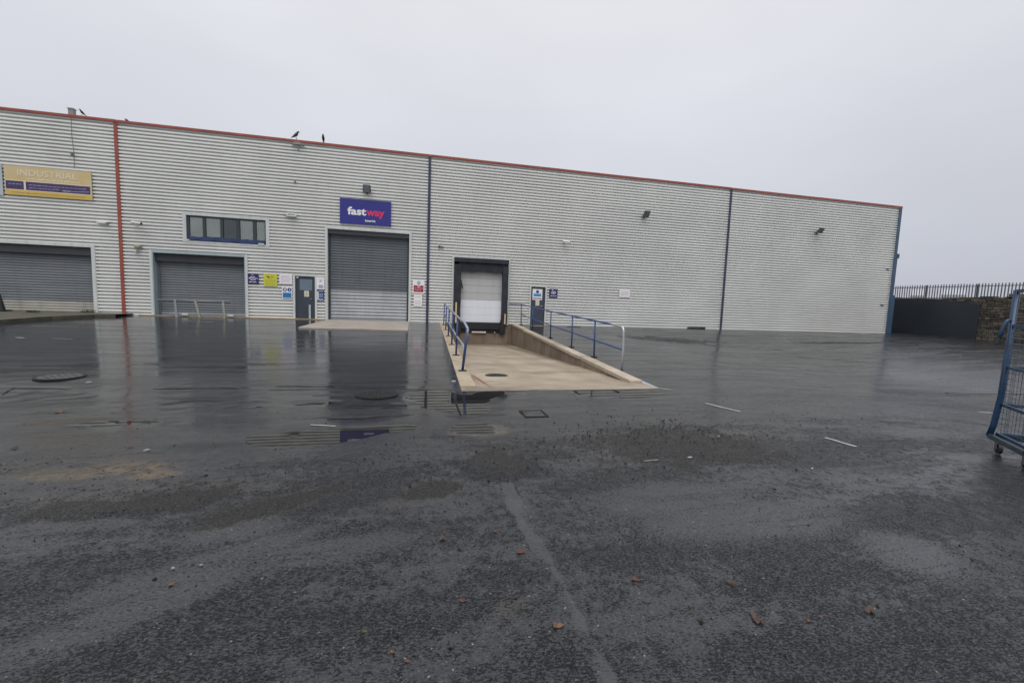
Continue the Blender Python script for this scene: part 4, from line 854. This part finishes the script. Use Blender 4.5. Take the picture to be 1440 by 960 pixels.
f = MB(); poly = [(p.x-0.02, p.y+0.10, p.z+hk-0.012) for p in kb]+[(-30, kb[-1].y+0.1, kb[-1].z+hk), (-30, 0.25, 0.08), (-12.5, 0.25, 0.08)]
f.add(poly, [tuple(range(len(poly)))]); struct("footpath", f, KERBD, "dark mossy paving behind the kerb at the left shutter")
# weeds along it
def weed(cx, cy, cz, r0, n, label, h=0.12):
    m = MB(); r = random.Random(int(cx*100))
    for i in range(n):
        a = r.uniform(0, 6.28); d = r.random()**0.6*r0; x, y = cx+d*math.cos(a), cy+d*0.5*math.sin(a); t = r.uniform(0.4, 1)*h; a2 = r.uniform(0, 6.28); w_ = 0.012
        m.add([(x-w_*math.cos(a2), y-w_*math.sin(a2), cz), (x+w_*math.cos(a2), y+w_*math.sin(a2), cz), (x+r.uniform(-.05, .05), y+r.uniform(-.05, .05), cz+t)], [(0, 1, 2)])
    tag(obj("weed", m, GREEN, None, (cx, cy, cz)), label, "weed")
q = G(46, 439, 0.1); weed(q.x, q.y, q.z, 0.22, 160, "green weed tuft on the kerb strip near the dark cone")
q = G(124, 439, 0.1); weed(q.x, q.y, q.z, 0.30, 130, "green weeds at the foot of the far left shutter's frame", 0.14)
q = Vector((-17.0, -0.5, 0.08)); t = thing("traffic_cone", "dark green-black traffic cone at the photo's left edge", "cone", tuple(q))
m = MB(); m.tube([q+Vector((0, 0, 0.03)), q+Vector((0, 0, 0.68)), q+Vector((0.0, 0, 0.70))], [0.16, 0.045, 0.03], 12); obj("cone_body", m, CONEM, t, smooth=False)
m = MB(); m.box(q.x-0.26, q.x+0.26, q.y-0.26, q.y+0.26, q.z, q.z+0.04); bevel(obj("base", m, TYRE, t), 0.02)

def on_ground(pts, dz=0.005):
    return [(x, y, gz(x, y)+dz) for x, y in pts]
def strip_line(a, b, w, mat, label, n=8, ragged=0.2):
    """paint line as a sheet following the yard"""
    a, b = Vector((a[0], a[1])), Vector((b[0], b[1])); d = b-a; nn = Vector((-d.y, d.x)).normalized(); m = MB(); r = random.Random(int(a.x*91)); n = max(4, int(d.length/0.12)); pl = []
    for i in range(n+1):
        p = a+d*i/n; k1 = w/2*(1-r.uniform(0, ragged)); k2 = w/2*(1-r.uniform(0, ragged))
        pl.append((p+nn*k1, p-nn*k2))
    for i in range(n):
        if ragged > 0.3 and r.random() < 0.15: continue
        q4 = [pl[i][0], pl[i][1], pl[i+1][1], pl[i+1][0]]; m.add(on_ground([(v.x, v.y) for v in q4], 0.006), [(0, 1, 2, 3)])
    if m.f: struct("road_marking", m, mat, label)
def pl(x0, y0, x1, y1, w, mat, label, ragged=0.25):
    a, b = G(x0, y0), G(x1, y1); strip_line((a.x, a.y), (b.x, b.y), w, mat, label, ragged=ragged)
pl(925, 545.5, 943, 548.5, 0.04, LINE, "short white paint line at the ramp's near corner")
pl(992, 567, 1041, 579, 0.055, LINE, "white painted bay line between ramp and drain"); pl(1160, 615, 1204, 628, 0.05, LINE, "white painted bay line nearest the roll cage")
pl(437, 597.5, 472, 599, 0.03, LINE, "thin white paint fragment left of the ramp"); pl(1376, 579.5, 1394, 580.5, 0.07, LINE, "white paint spot left of the roll cage")
pl(20, 457.5, 110, 459.5, 0.07, LINEF, "faded bay line near the left kerb", 0.4); pl(22, 474.5, 34, 475, 0.1, LINE, "white paint fragment left of the yard", 0.3)
pl(75, 476, 102, 476.8, 0.09, LINEF, "faded paint fragment by the left kerb", 0.4); pl(905, 649, 945, 645, 0.03, LINEF, "faded short line in the middle of the yard", 0.4)
pl(900, 521, 1240, 514, 0.05, LINEF, "long faded bay line across the right of the yard", 0.5); pl(260, 451.5, 300, 453, 0.22, LINEF, "faded paint patch before the barrier", 0.3)
pl(600, 517, 640, 519, 0.03, LINEF, "faded line left of the ramp", 0.4); pl(815, 452, 900, 455, 0.06, LINEF, "faded line along the long wall", 0.5)

def crack_strip(x0, y0, x1, y1, w, gate, sd):
    r = random.Random(sd); a = Vector((x0, y0)); d = Vector((x1-x0, y1-y0)); L_ = d.length; d.normalize(); nn = Vector((-d.y, d.x)); k = max(6, int(L_/0.07)); m = MB(); prev = None
    for i in range(k+1):
        t = L_*i/k; o = 0.11*noise.noise(Vector((t*0.9, sd, 0)))+0.03*noise.noise(Vector((t*5, sd, 3))); ww = w*0.5*max(0, 0.55+1.3*noise.noise(Vector((t*1.7, sd, 8))))*r.uniform(0.6, 1.2)
        c = a+d*t+nn*o; cur = (c+nn*ww, c-nn*ww) if ww > 0.004 else None
        if cur and prev: m.add(on_ground([(v.x, v.y) for v in (prev[0], prev[1], cur[1], cur[0])], 0.003), [(0, 1, 2, 3)])
        prev = cur
    if m.f: struct("crack", m, CRACKM, "dark ragged joint crack across the asphalt")
for sd, args in enumerate(CRACK): crack_strip(*args, sd+3)
def manhole(px, py, r0, label, mat, yel=False):
    q = G(px, py); z = gz(q.x, q.y)+0.004; t = thing("manhole_cover", label, "manhole cover", (q.x, q.y, z)); seg = 28
    m = MB(); m.tube([(q.x, q.y, z-0.05), (q.x, q.y, z+0.012)], r0+0.05, seg); obj("frame", m, IRON, t)
    m = MB(); m.tube([(q.x, q.y, z-0.04), (q.x, q.y, z+0.016)], r0, seg)
    for i in range(-4, 5):
        for j in range(-4, 5):
            if (i+j) % 2 == 0 and i*i+j*j < 17: m.box(q.x+i*r0/4.8-0.02, q.x+i*r0/4.8+0.02, q.y+j*r0/4.8-0.012, q.y+j*r0/4.8+0.012, z+0.0155, z+0.021)
    obj("lid", m, mat, t)
manhole(85, 530.5, 0.29, "round manhole cover in the wet asphalt at far left", IRONG)
manhole(530, 555, 0.30, "dark round manhole cover left of the ramp's near end", IRON)
q = Vector((1.93, -13.15)); z = floor_z(q.y)+0.002; m = MB(); seg = 24; 
t = thing("manhole_cover", "round manhole cover set in the tan loading ramp", "manhole cover", (q.x, q.y, z)); m.tube([(q.x, q.y, z-0.05), (q.x, q.y, z+0.006)], 0.25, seg); obj("lid", m, IRON, t); m = MB(); m.tube([(q.x, q.y, z-0.05), (q.x, q.y, z+0.003)], 0.275, seg); obj("frame", m, BASEP, t)
# gully
a = G(731, 577.5); b = G(764, 586.5); x0, x1, y0, y1 = a.x, a.x+0.33, b.y+0.03, a.y-0.02; z = max(gz(x0+(x1-x0)*i/6, y0+(y1-y0)*j/6) for i in range(7) for j in range(7))-0.004
t = thing("drain_grate", "cast iron gully grate in front of the ramp's near end", "drain", ((x0+x1)/2, (y0+y1)/2, z))
m = MB(); m.box(x0, x1, y0, y1, z-0.03, z+0.001); obj("pit", m, SLOT, t)
m = MB(); m.box(x0-.015, x1+.015, y0-.02, y0+.012, z-.03, z+.012); m.box(x0-.015, x1+.015, y1-.012, y1+.02, z-.03, z+.012); m.box(x0-.015, x0+.012, y0, y1, z-.03, z+.0115); m.box(x1-.012, x1+.015, y0, y1, z-.03, z+.0115); obj("frame", m, IRON, t)
for k in range(1, 8): xx = x0+(x1-x0)*k/8; m = MB(); m.box(xx-0.0075, xx+0.0075, y0+.012, y1-.012, z-0.02, z+0.010); obj("bar", m, DRAINB, t)
# slot drain at right
a, b = G(1330, 553), G(1475, 553.5); d = (b-a); t = thing("channel_drain", "dotted channel drain running behind the roll cage", "drain", tuple(a)); m = MB(); m2 = MB(); k = 60
for i in range(k):
    p, q2 = a+d*(i/k), a+d*((i+0.55)/k); nn = Vector((-d.y, d.x, 0)).normalized()*0.05
    m.add([(v.x, v.y, gz(v.x, v.y)+0.012) for v in (p-nn, q2-nn, q2+nn, p+nn)], [(0, 1, 2, 3)])
    p, q2 = a+d*(i/k), a+d*((i+1)/k); nn = nn*1.5; m2.add([(v.x, v.y, gz(v.x, v.y)+0.008) for v in (p-nn, q2-nn, q2+nn, p+nn)], [(0, 1, 2, 3)])
obj("slots", m, SLOT, t); obj("channel", m2, GREYP, t)

# ------------------------------------------------------------------ stone wall and palisade fence at right
FX = 33.9
def wall_top(y): return 2.42+0.05*sm(0, -5, y)+0.03*math.sin(y*1.3)
SW = thing("stone_wall", "rubble stone boundary wall beyond the warehouse's right corner", "wall", (FX+0.3, -4, 0))
m = MB(); m.box(FX+0.06, FX+0.5, -16, 30, -0.5, 2.34); obj("wall_core", m, MORT, SW)
for mi in range(3):
    r = random.Random(50+mi); m = MB(); z = -0.35; row = 0
    while z < 2.42:
        hh = 0.13+0.05*((row*7) % 3)/2; y = -16+((row*37) % 10)*0.03; rr_ = random.Random(row)
        while y < 8:
            w_ = rr_.uniform(0.16, 0.42); pick = rr_.randrange(3) if rr_.random() < 0.9 else 2; pr = rr_.uniform(0, 0.05); j = rr_.uniform(-0.01, 0.01)
            if pick == mi and z+hh < wall_top(y)+0.06:
                m.hexa([(FX-pr+0.01, y+0.01, z+0.015+j), (FX-pr, y+w_-0.012, z+0.012), (FX-pr, y+w_-0.02, z+hh-0.008+j), (FX-pr+0.01, y+0.015, z+hh-0.012)],
                       [(FX+0.1, y, z), (FX+0.1, y+w_, z), (FX+0.1, y+w_, z+hh), (FX+0.1, y, z+hh)])
            y += w_
        z += hh; row += 1
    obj("stones", m, STONE[mi], SW, kind="stuff")
r = random.Random(4); y = -16
while y < 6:
    w_ = r.uniform(0.35, 0.7); m = MB(); h = r.uniform(0.05, 0.12); m.box(FX-0.02, FX+0.5, y+0.01, y+w_-0.01, 2.35, wall_top(y)+h-0.02); bevel(obj("coping_stone", m, STONE[r.randrange(2)], SW), 0.02); y += w_
m = MB(); m.box(FX-0.02, FX+0.4, -5.35, -4.85, 2.45, 2.72); obj("raised_block", m, STONE[2], SW)
m = MB(); m.hexa([(FX-0.09, 12, -0.3), (FX-0.09, -3.62, -0.3), (FX-0.09, -3.66, 2.08), (FX-0.09, -3.0, 2.22), (FX-0.09, -1.9, 2.30), (FX-0.09, -1.2, 2.40), (FX-0.09, 12, 2.42)],
             [(FX+0.02, 12, -0.3), (FX+0.02, -3.62, -0.3), (FX+0.02, -3.66, 2.08), (FX+0.02, -3.0, 2.22), (FX+0.02, -1.9, 2.30), (FX+0.02, -1.2, 2.40), (FX+0.02, 12, 2.42)])
tag(obj("charcoal_panel", m, PANELD, None, (FX, 0, 0)), "smooth charcoal panel covering the stone wall next to the warehouse corner", "panel")
PF = thing("palisade_fence", "grey steel palisade fence standing on the boundary wall", "fence", (FX+0.3, -4, 2.4))
pm = MB(); wd = 0.034; pm.hexa([(0, -wd, -0.12), (0.02, -wd*0.4, -0.12), (0.02, wd*0.4, -0.12), (0, wd, -0.12)], [(0, -wd, 0.93), (0.02, -wd*0.4, 0.93), (0.02, wd*0.4, 0.93), (0, wd, 0.93)])
pm.hexa([(0, -wd, 0.93), (0.02, -wd*0.4, 0.93), (0.02, wd*0.4, 0.93), (0, wd, 0.93)], [(0, -0.004, 1.0), (0.02, -0.003, 1.0), (0.02, 0.003, 1.0), (0, 0.004, 1.0)])
pb = obj("pale", pm, PALE, None, (0, 0, 0)); first = True; pb.parent = PF; y = 8.0; i = 0
while y > -14:
    o = pb if first else pb.copy()
    if not first: COL.objects.link(o); o.parent = PF
    first = False; o.location = Vector((FX+0.22, y, 2.40+random.uniform(-0.012, 0.012)))-ORG[PF.name]; o.rotation_euler = (random.uniform(-0.012, 0.012), 0, 0); y -= 0.1527
for z in (2.50, 3.22): m = MB(); m.box(FX+0.245, FX+0.275, -14, 8, z-0.022, z+0.022); obj("rail", m, PALE, PF)
y = -0.45+2.75*3
while y > -14: m = MB(); m.box(FX+0.28, FX+0.36, y-0.045, y+0.045, 2.3, 3.36); obj("post", m, PALE, PF); y -= 2.75
# pale sheds far beyond the fence
for k, (px0, px1, dist, h, lab) in enumerate(((1277, 1296, 150, 8.0, "small pale distant shed seen through the palisade, nearest the warehouse"), (1320, 1356, 170, 9.0, "long low pale distant shed seen through the palisade"))):
    def far(px): 
        d = fw*F_PX+rt*(px-720)-up*(440-480); d.z = 0; d.normalize(); return EYE+d*dist
    a, b = far(px0), far(px1); d = (b-a); nn = Vector((-d.y, d.x, 0)).normalized()*10
    t = thing("shed", lab, "building", (a.x, a.y, 0), "sheds beyond the fence"); m = MB(); m.hexa([(v.x, v.y, h-1.4) for v in (a, b, b+nn, a+nn)], [(v.x, v.y, -1) for v in (a, b, b+nn, a+nn)]); obj("wall", m, FAR, t)
    m = MB(); mid1, mid2 = a+nn/2, b+nn/2; m.add([(a.x, a.y, h-1.38), (b.x, b.y, h-1.38), (mid2.x, mid2.y, h+0.3), (mid1.x, mid1.y, h+0.3), ((b+nn).x, (b+nn).y, h-1.38), ((a+nn).x, (a+nn).y, h-1.38)], [(0, 1, 2, 3), (3, 2, 4, 5), (0, 3, 5), (1, 4, 2)]); obj("roof", m, FARR, t)

# ------------------------------------------------------------------ roll cage trolley
def P3(px, py, z):
    d = fw*F_PX+rt*(px-720)-up*(py-480); return EYE+d*((z-EYE.z)/d.z)
GZ = FLAT
C0 = P3(1391, 612, GZ+0.19); A1 = P3(1440, 637, GZ+0.19)-C0; A1.z = 0; A1.normalize(); B1 = Vector((A1.y, -A1.x, 0)); 
if B1.x < 0: B1 = -B1
RC = thing("roll_cage", "tall blue steel roll cage trolley with wire mesh on casters at right edge", "trolley", (C0.x, C0.y, GZ))
LA, LB, ZH = 0.80, 0.70, GZ+2.0; zb = GZ+0.19
def cp(a, b, z): v = C0+A1*a+B1*b; return Vector((v.x, v.y, z))
def bar(m, p, q, w=0.02, h=0.02):
    d = (q-p).normalized(); ref = Vector((0, 0, 1)) if abs(d.z) < 0.9 else A1; u = d.cross(ref).normalized()*w; v = d.cross(u).normalized()*h
    m.hexa([p+u+v, p-u+v, p-u-v, p+u-v], [q+u+v, q-u+v, q-u-v, q+u-v])
lean = Vector((0.0, 0, 0))
m = MB()
for (p, q) in ((cp(0, 0, zb), cp(LA, 0, zb)), (cp(0, LB, zb), cp(LA, LB, zb)), (cp(0, 0, zb), cp(0, LB, zb)), (cp(LA, 0, zb), cp(LA, LB, zb)), (cp(0, 0.35, zb), cp(LA, 0.35, zb))): bar(m, p, q, 0.022, 0.028)
obj("base_frame", m, CAGED, RC)
m = MB(); bar(m, cp(0.02, LB/2, zb+0.02), cp(LA-0.02, LB/2, zb+0.02), LB/2-0.03, 0.006); obj("base_mesh", m, CAGED, RC) if False else None
for a, b in ((0, 0), (LA, 0), (0, LB), (LA, LB)):
    m = MB(); k = 0.022 if (a, b) != (0, 0) else 0.032; bend = cp(a, b, zb); m.tube([bend, cp(a+0.015*(1 if a == 0 else -1), b+0.02*(1 if b == 0 else -1), zb+0.14), cp(a+0.03*(1 if a == 0 else -1), b+0.045*(1 if b == 0 else -1), zb+0.5), cp(a+0.03*(1 if a == 0 else -1), b+0.055*(1 if b == 0 else -1), ZH)], k, 8); obj("post", m, CAGEB, RC, smooth=True)
e1, e2 = 0.03, 0.055
def rails(zs, a0, b0, a1, b1, mat, k=0.012):
    for z in zs:
        m = MB(); bar(m, cp(a0, b0, z), cp(a1, b1, z), k, k*1.4); obj("rail", m, mat, RC)
rails((ZH-0.01, GZ+1.57, GZ+1.06, GZ+0.60, zb+0.04), e1, e2, LA-e1, e2, CAGEB)                 # side facing the yard
rails((ZH-0.01, GZ+1.57, GZ+1.06, GZ+0.60, zb+0.04), e1, e2, e1, LB-e2, CAGEB)
rails((ZH-0.01, GZ+1.06, GZ+0.60), LA-e1, e2, LA-e1, LB-e2, CAGEB)
def meshpanel(a0, b0, a1, b1, z0, z1, pitch=0.07, bow=0.0):
    m = MB(); L3 = math.hypot(a1-a0, b1-b0); k = int(L3/pitch)
    for i in range(1, k):
        s = i/k; m.tube([cp(a0+(a1-a0)*s, b0+(b1-b0)*s, z0), cp(a0+(a1-a0)*s, b0+(b1-b0)*s, z1)], 0.0027, 4, False)
    z = z0+pitch
    while z < z1: m.tube([cp(a0, b0, z), cp((a0+a1)/2, (b0+b1)/2, z+bow), cp(a1, b1, z)], 0.0027, 4, False); z += pitch
    obj("wire_mesh", m, WIRE, RC)
for (a0, b0, a1, b1) in ((e1, e2, LA-e1, e2), (e1, e2, e1, LB-e2)):
    meshpanel(a0, b0, a1, b1, zb+0.04, GZ+1.55)
m = MB(); h0 = cp(e1, e2, GZ+1.63); side = -rt.copy(); side.z = 0; side.normalize()
m.tube(polish([h0, h0+side*0.07+Vector((0, 0, 0.01)), h0+side*0.10+Vector((0, 0, -0.06)), h0+side*0.16+Vector((0, 0, -0.28))]), 0.017, 8); HD = obj("handle", m, CAGEB, RC, smooth=True)
m = MB(); m.tube([h0+side*0.143+Vector((0, 0, -0.22)), h0+side*0.163+Vector((0, 0, -0.29))], 0.024, 8); obj("grip", m, TYRE, HD)
for a, b in ((0.10, 0.06), (LA-0.1, 0.06), (0.1, LB-0.06), (LA-0.1, LB-0.06)):
    c = cp(a, b, GZ+0.062); m = MB(); m.tube([c-B1*0.018, c+B1*0.018], 0.062, 14); w_ = obj("caster", m, TYRE, RC)
    m = MB(); bar(m, cp(a, b-0.026, GZ+0.05), cp(a-0.02, b-0.026, GZ+0.165), 0.003, 0.022); bar(m, cp(a, b+0.026, GZ+0.05), cp(a-0.02, b+0.026, GZ+0.165), 0.003, 0.022); m.tube([c-B1*0.03, c+B1*0.03], 0.012, 6); obj("fork", m, STEEL, w_)

# ------------------------------------------------------------------ leaves, litter, chips
def leaf(px, py, size, mat, label, seed, curl=0.4, twig=False):
    size *= 0.72
    q = G(px, py); z = gz(q.x, q.y)+0.005; r = random.Random(seed); m = MB(); ang = r.uniform(0, 6.28); n_ = 14; pts = []
    for i in range(n_):
        a = 2*math.pi*i/n_; rr_ = size*(0.5+0.5*abs(math.cos(1.5*a)))*r.uniform(0.75, 1.1); x = rr_*math.cos(a); y = rr_*0.75*math.sin(a)
        pts.append((q.x+x*math.cos(ang)-y*math.sin(ang), q.y+x*math.sin(ang)+y*math.cos(ang), z+curl*size*abs(math.sin(a+1))*r.uniform(0.2, 0.8)))
    c = (q.x, q.y, z+0.004); m.add([c]+pts, [(0, i+1, (i+1) % n_+1) for i in range(n_)])
    o = tag(obj("leaf", m, mat, None, (q.x, q.y, z)), label, "leaf", "fallen leaves on the yard")
    m = MB(); e = Vector((q.x+math.cos(ang)*size, q.y+math.sin(ang)*size, z+0.008)); m.tube([(q.x, q.y, z+0.005), e, e+Vector((math.cos(ang+.6), math.sin(ang+.6), 0.1))*size*0.7], 0.0018, 4); obj("stalk", m, mat, o)
LV = [(82, 580, 0.07, 0, "orange leaf on the wet asphalt below the far left manhole"), (185, 627, 0.05, 3, "small russet leaf near the puddle's left end beside white litter"),
      (697, 748, 0.025, 0, "tiny orange leaf left of the sealed joint in the yard's middle"), (731, 776, 0.05, 3, "faint russet leaf beside the sealed joint"),
      (783, 881, 0.045, 0, "orange leaf pair in the foreground, right of the sealed joint's lower end"), (893, 815, 0.045, 3, "oval dull red leaf in the middle foreground"),
      (1027, 820, 0.05, 1, "thin brown curled leaf above the large lobed one"), (1065, 872, 0.065, 1, "large lobed brown leaf with stalk in the right foreground"),
      (1224, 860, 0.055, 1, "dark brown leaf nearest the right corner of the foreground"), (1136, 873, 0.018, 0, "bright orange leaf scrap right of the large lobed leaf"),
      (1153, 868, 0.015, 0, "pale orange leaf scrap beside the bright orange scrap"), (552, 917, 0.022, 0, "orange leaf scrap at the bottom, left of the foreground centre"),
      (573, 930, 0.022, 3, "russet leaf scrap at the bottom edge beside the orange scrap"), (241, 822, 0.03, 0, "orange-brown leaf in the left foreground"),
      (622, 758, 0.05, 1, "flat brown leaf left of the sealed joint"), (650, 845, 0.03, 3, "faded russet scrap in the centre-left foreground"), (1068, 938, 0.03, 2, "dark curled leaf at the bottom right of centre"),
      (21, 630, 0.05, 2, "black round clump of leaf at the far left puddle"), (985, 872, 0.035, 2, "dark twisted leaf left of the large lobed leaf"), (602, 597, 0.02, 0, "tiny orange leaf in front of the dark manhole"),
      (1250, 840, 0.022, 2, "small black leaf beside the dark brown leaf, toward the roll cage"), (141, 770, 0.025, 2, "dark leaf scrap alone in the left foreground"), (513, 888, 0.02, 4, "tiny green sprig in the lower foreground")]
for i, (x, y, s, k, lab) in enumerate(LV): leaf(x, y, s, GREEN if k == 4 else LEAF[k], lab, 100+i, 0.5 if k < 3 else 0.2)
def litter(px, py, w, d, mat, label, ang=0.2, h=0.008):
    if py > 500: w, d, h = w*0.7, d*0.6, h*0.6
    q = G(px, py); z = gz(q.x, q.y)+0.004; m = MB(); r = random.Random(int(px)); k = 9; pts = [(w*(0.7+0.3*r.random())*math.cos(6.283*i/k), d*(0.6+0.4*r.random())*math.sin(6.283*i/k)) for i in range(k)]
    P_ = [(q.x+x*math.cos(ang)-y*math.sin(ang), q.y+x*math.sin(ang)+y*math.cos(ang)) for x, y in pts]
    m.hexa([(x, y, z+h+r.uniform(0, h)) for x, y in P_], [(x, y, z) for x, y in P_]); tag(obj("litter", m, mat, None, (q.x, q.y, z)), label, "litter", "scraps of litter on the yard")
litter(125, 538.5, 0.075, 0.05, LINE, "white scrap beside the far left manhole cover", 0.3, 0.02)
litter(207, 633, 0.05, 0.02, LINE, "bent white scrap right of the small russet leaf", 0.8, 0.012)
litter(1011, 614, 0.03, 0.02, LINE, "white scrap with dark stone below the bay line"); litter(970, 643.5, 0.05, 0.03, LINE, "flat white scrap in the middle of the yard")
litter(243, 800, 0.014, 0.008, LINE, "white crumb in the left foreground, left of its pair"); litter(283, 795, 0.014, 0.008, LINE, "white crumb in the left foreground, right of its pair")
litter(1142, 659, 0.03, 0.02, LINE, "small white scrap in the right part of the yard"); litter(1010, 617, 0.03, 0.02, SBLK, "black lump beside the white scrap below the bay line")
litter(638, 537, 0.07, 0.035, LINE, "white lump on the ramp's near left kerb end", 0.1, 0.03); litter(1158, 462.5, 0.18, 0.08, SBLK, "black scrap at the foot of the long wall near its right end", 0, 0.08)
litter(1215, 470.5, 0.4, 0.12, LINE, "white scrap on the ground near the warehouse's right corner", 0, 0.02); litter(978, 462, 0.7, 0.2, SBLK, "low black heap at the wall foot left of the second navy strip", 0, 0.05)
litter(1175, 463, 0.5, 0.1, GREYP, "grey length of pipe lying at the foot of the long wall", 0, 0.1); litter(807, 459.5, 0.5, 0.08, BASEP, "dark debris at the foot of the wall right of the navy door", 0, 0.012)
m = MB(); r = random.Random(5)
def chip(m, x, y, s, r):
    z = gz(x, y); h = s*r.uniform(0.3, 0.8); a = r.uniform(0, 6.28); k = 4
    b = [(x+s*r.uniform(0.5, 1)*math.cos(a+1.57*i), y+s*r.uniform(0.5, 1)*math.sin(a+1.57*i), z-0.001) for i in range(k)]; t_ = (x+s*r.uniform(-.3, .3), y+s*r.uniform(-.3, .3), z+h)
    m.add(b+[t_], [(0, 1, 4), (1, 2, 4), (2, 3, 4), (3, 0, 4)])
for i in range(260):
    x, y = r.uniform(-4, 7), -21.7+3.9*r.random()**0.8; chip(m, x, y, r.uniform(0.0010, 0.0030)*(1 if y > -21 else 0.7), r)
obj("pale_grit", m, CHIPL, None, (0, 0, 0), kind="stuff")["label"] = "pale stone chips scattered over the near asphalt"
m = MB()
for i in range(5200):
    x, y = r.uniform(-5, 8), -21.6+5.6*r.random()
    k_ = r.random()
    if k_ < 0.3: x, y = r.gauss(3.2, 1.1), r.gauss(-18.3, 0.55)
    elif k_ < 0.45: x, y = r.gauss(0.2, 0.5), r.gauss(-18.9, 0.25)
    elif k_ < 0.55: x, y = r.gauss(-1.4, 0.8), r.gauss(-19.0, 0.3)
    chip(m, x, y, 0.003+0.011*r.random()**2.2, r)
for i in range(420):
    x, y = (r.gauss(3.3, 0.9), r.gauss(-18.0, 0.45)) if i % 3 else (r.gauss(1.6, 1.2), r.gauss(-18.6, 0.5))
    chip(m, x, y, 0.012+0.014*r.random()**2, r)
for i in range(60): chip(m, r.uniform(-4, 8), r.uniform(-21.5, -17.5), r.uniform(0.012, 0.022), r)
obj("dark_grit", m, CHIPD, None, (0, 0, 0), kind="stuff")["label"] = "loose black stone chips scattered over the near asphalt"
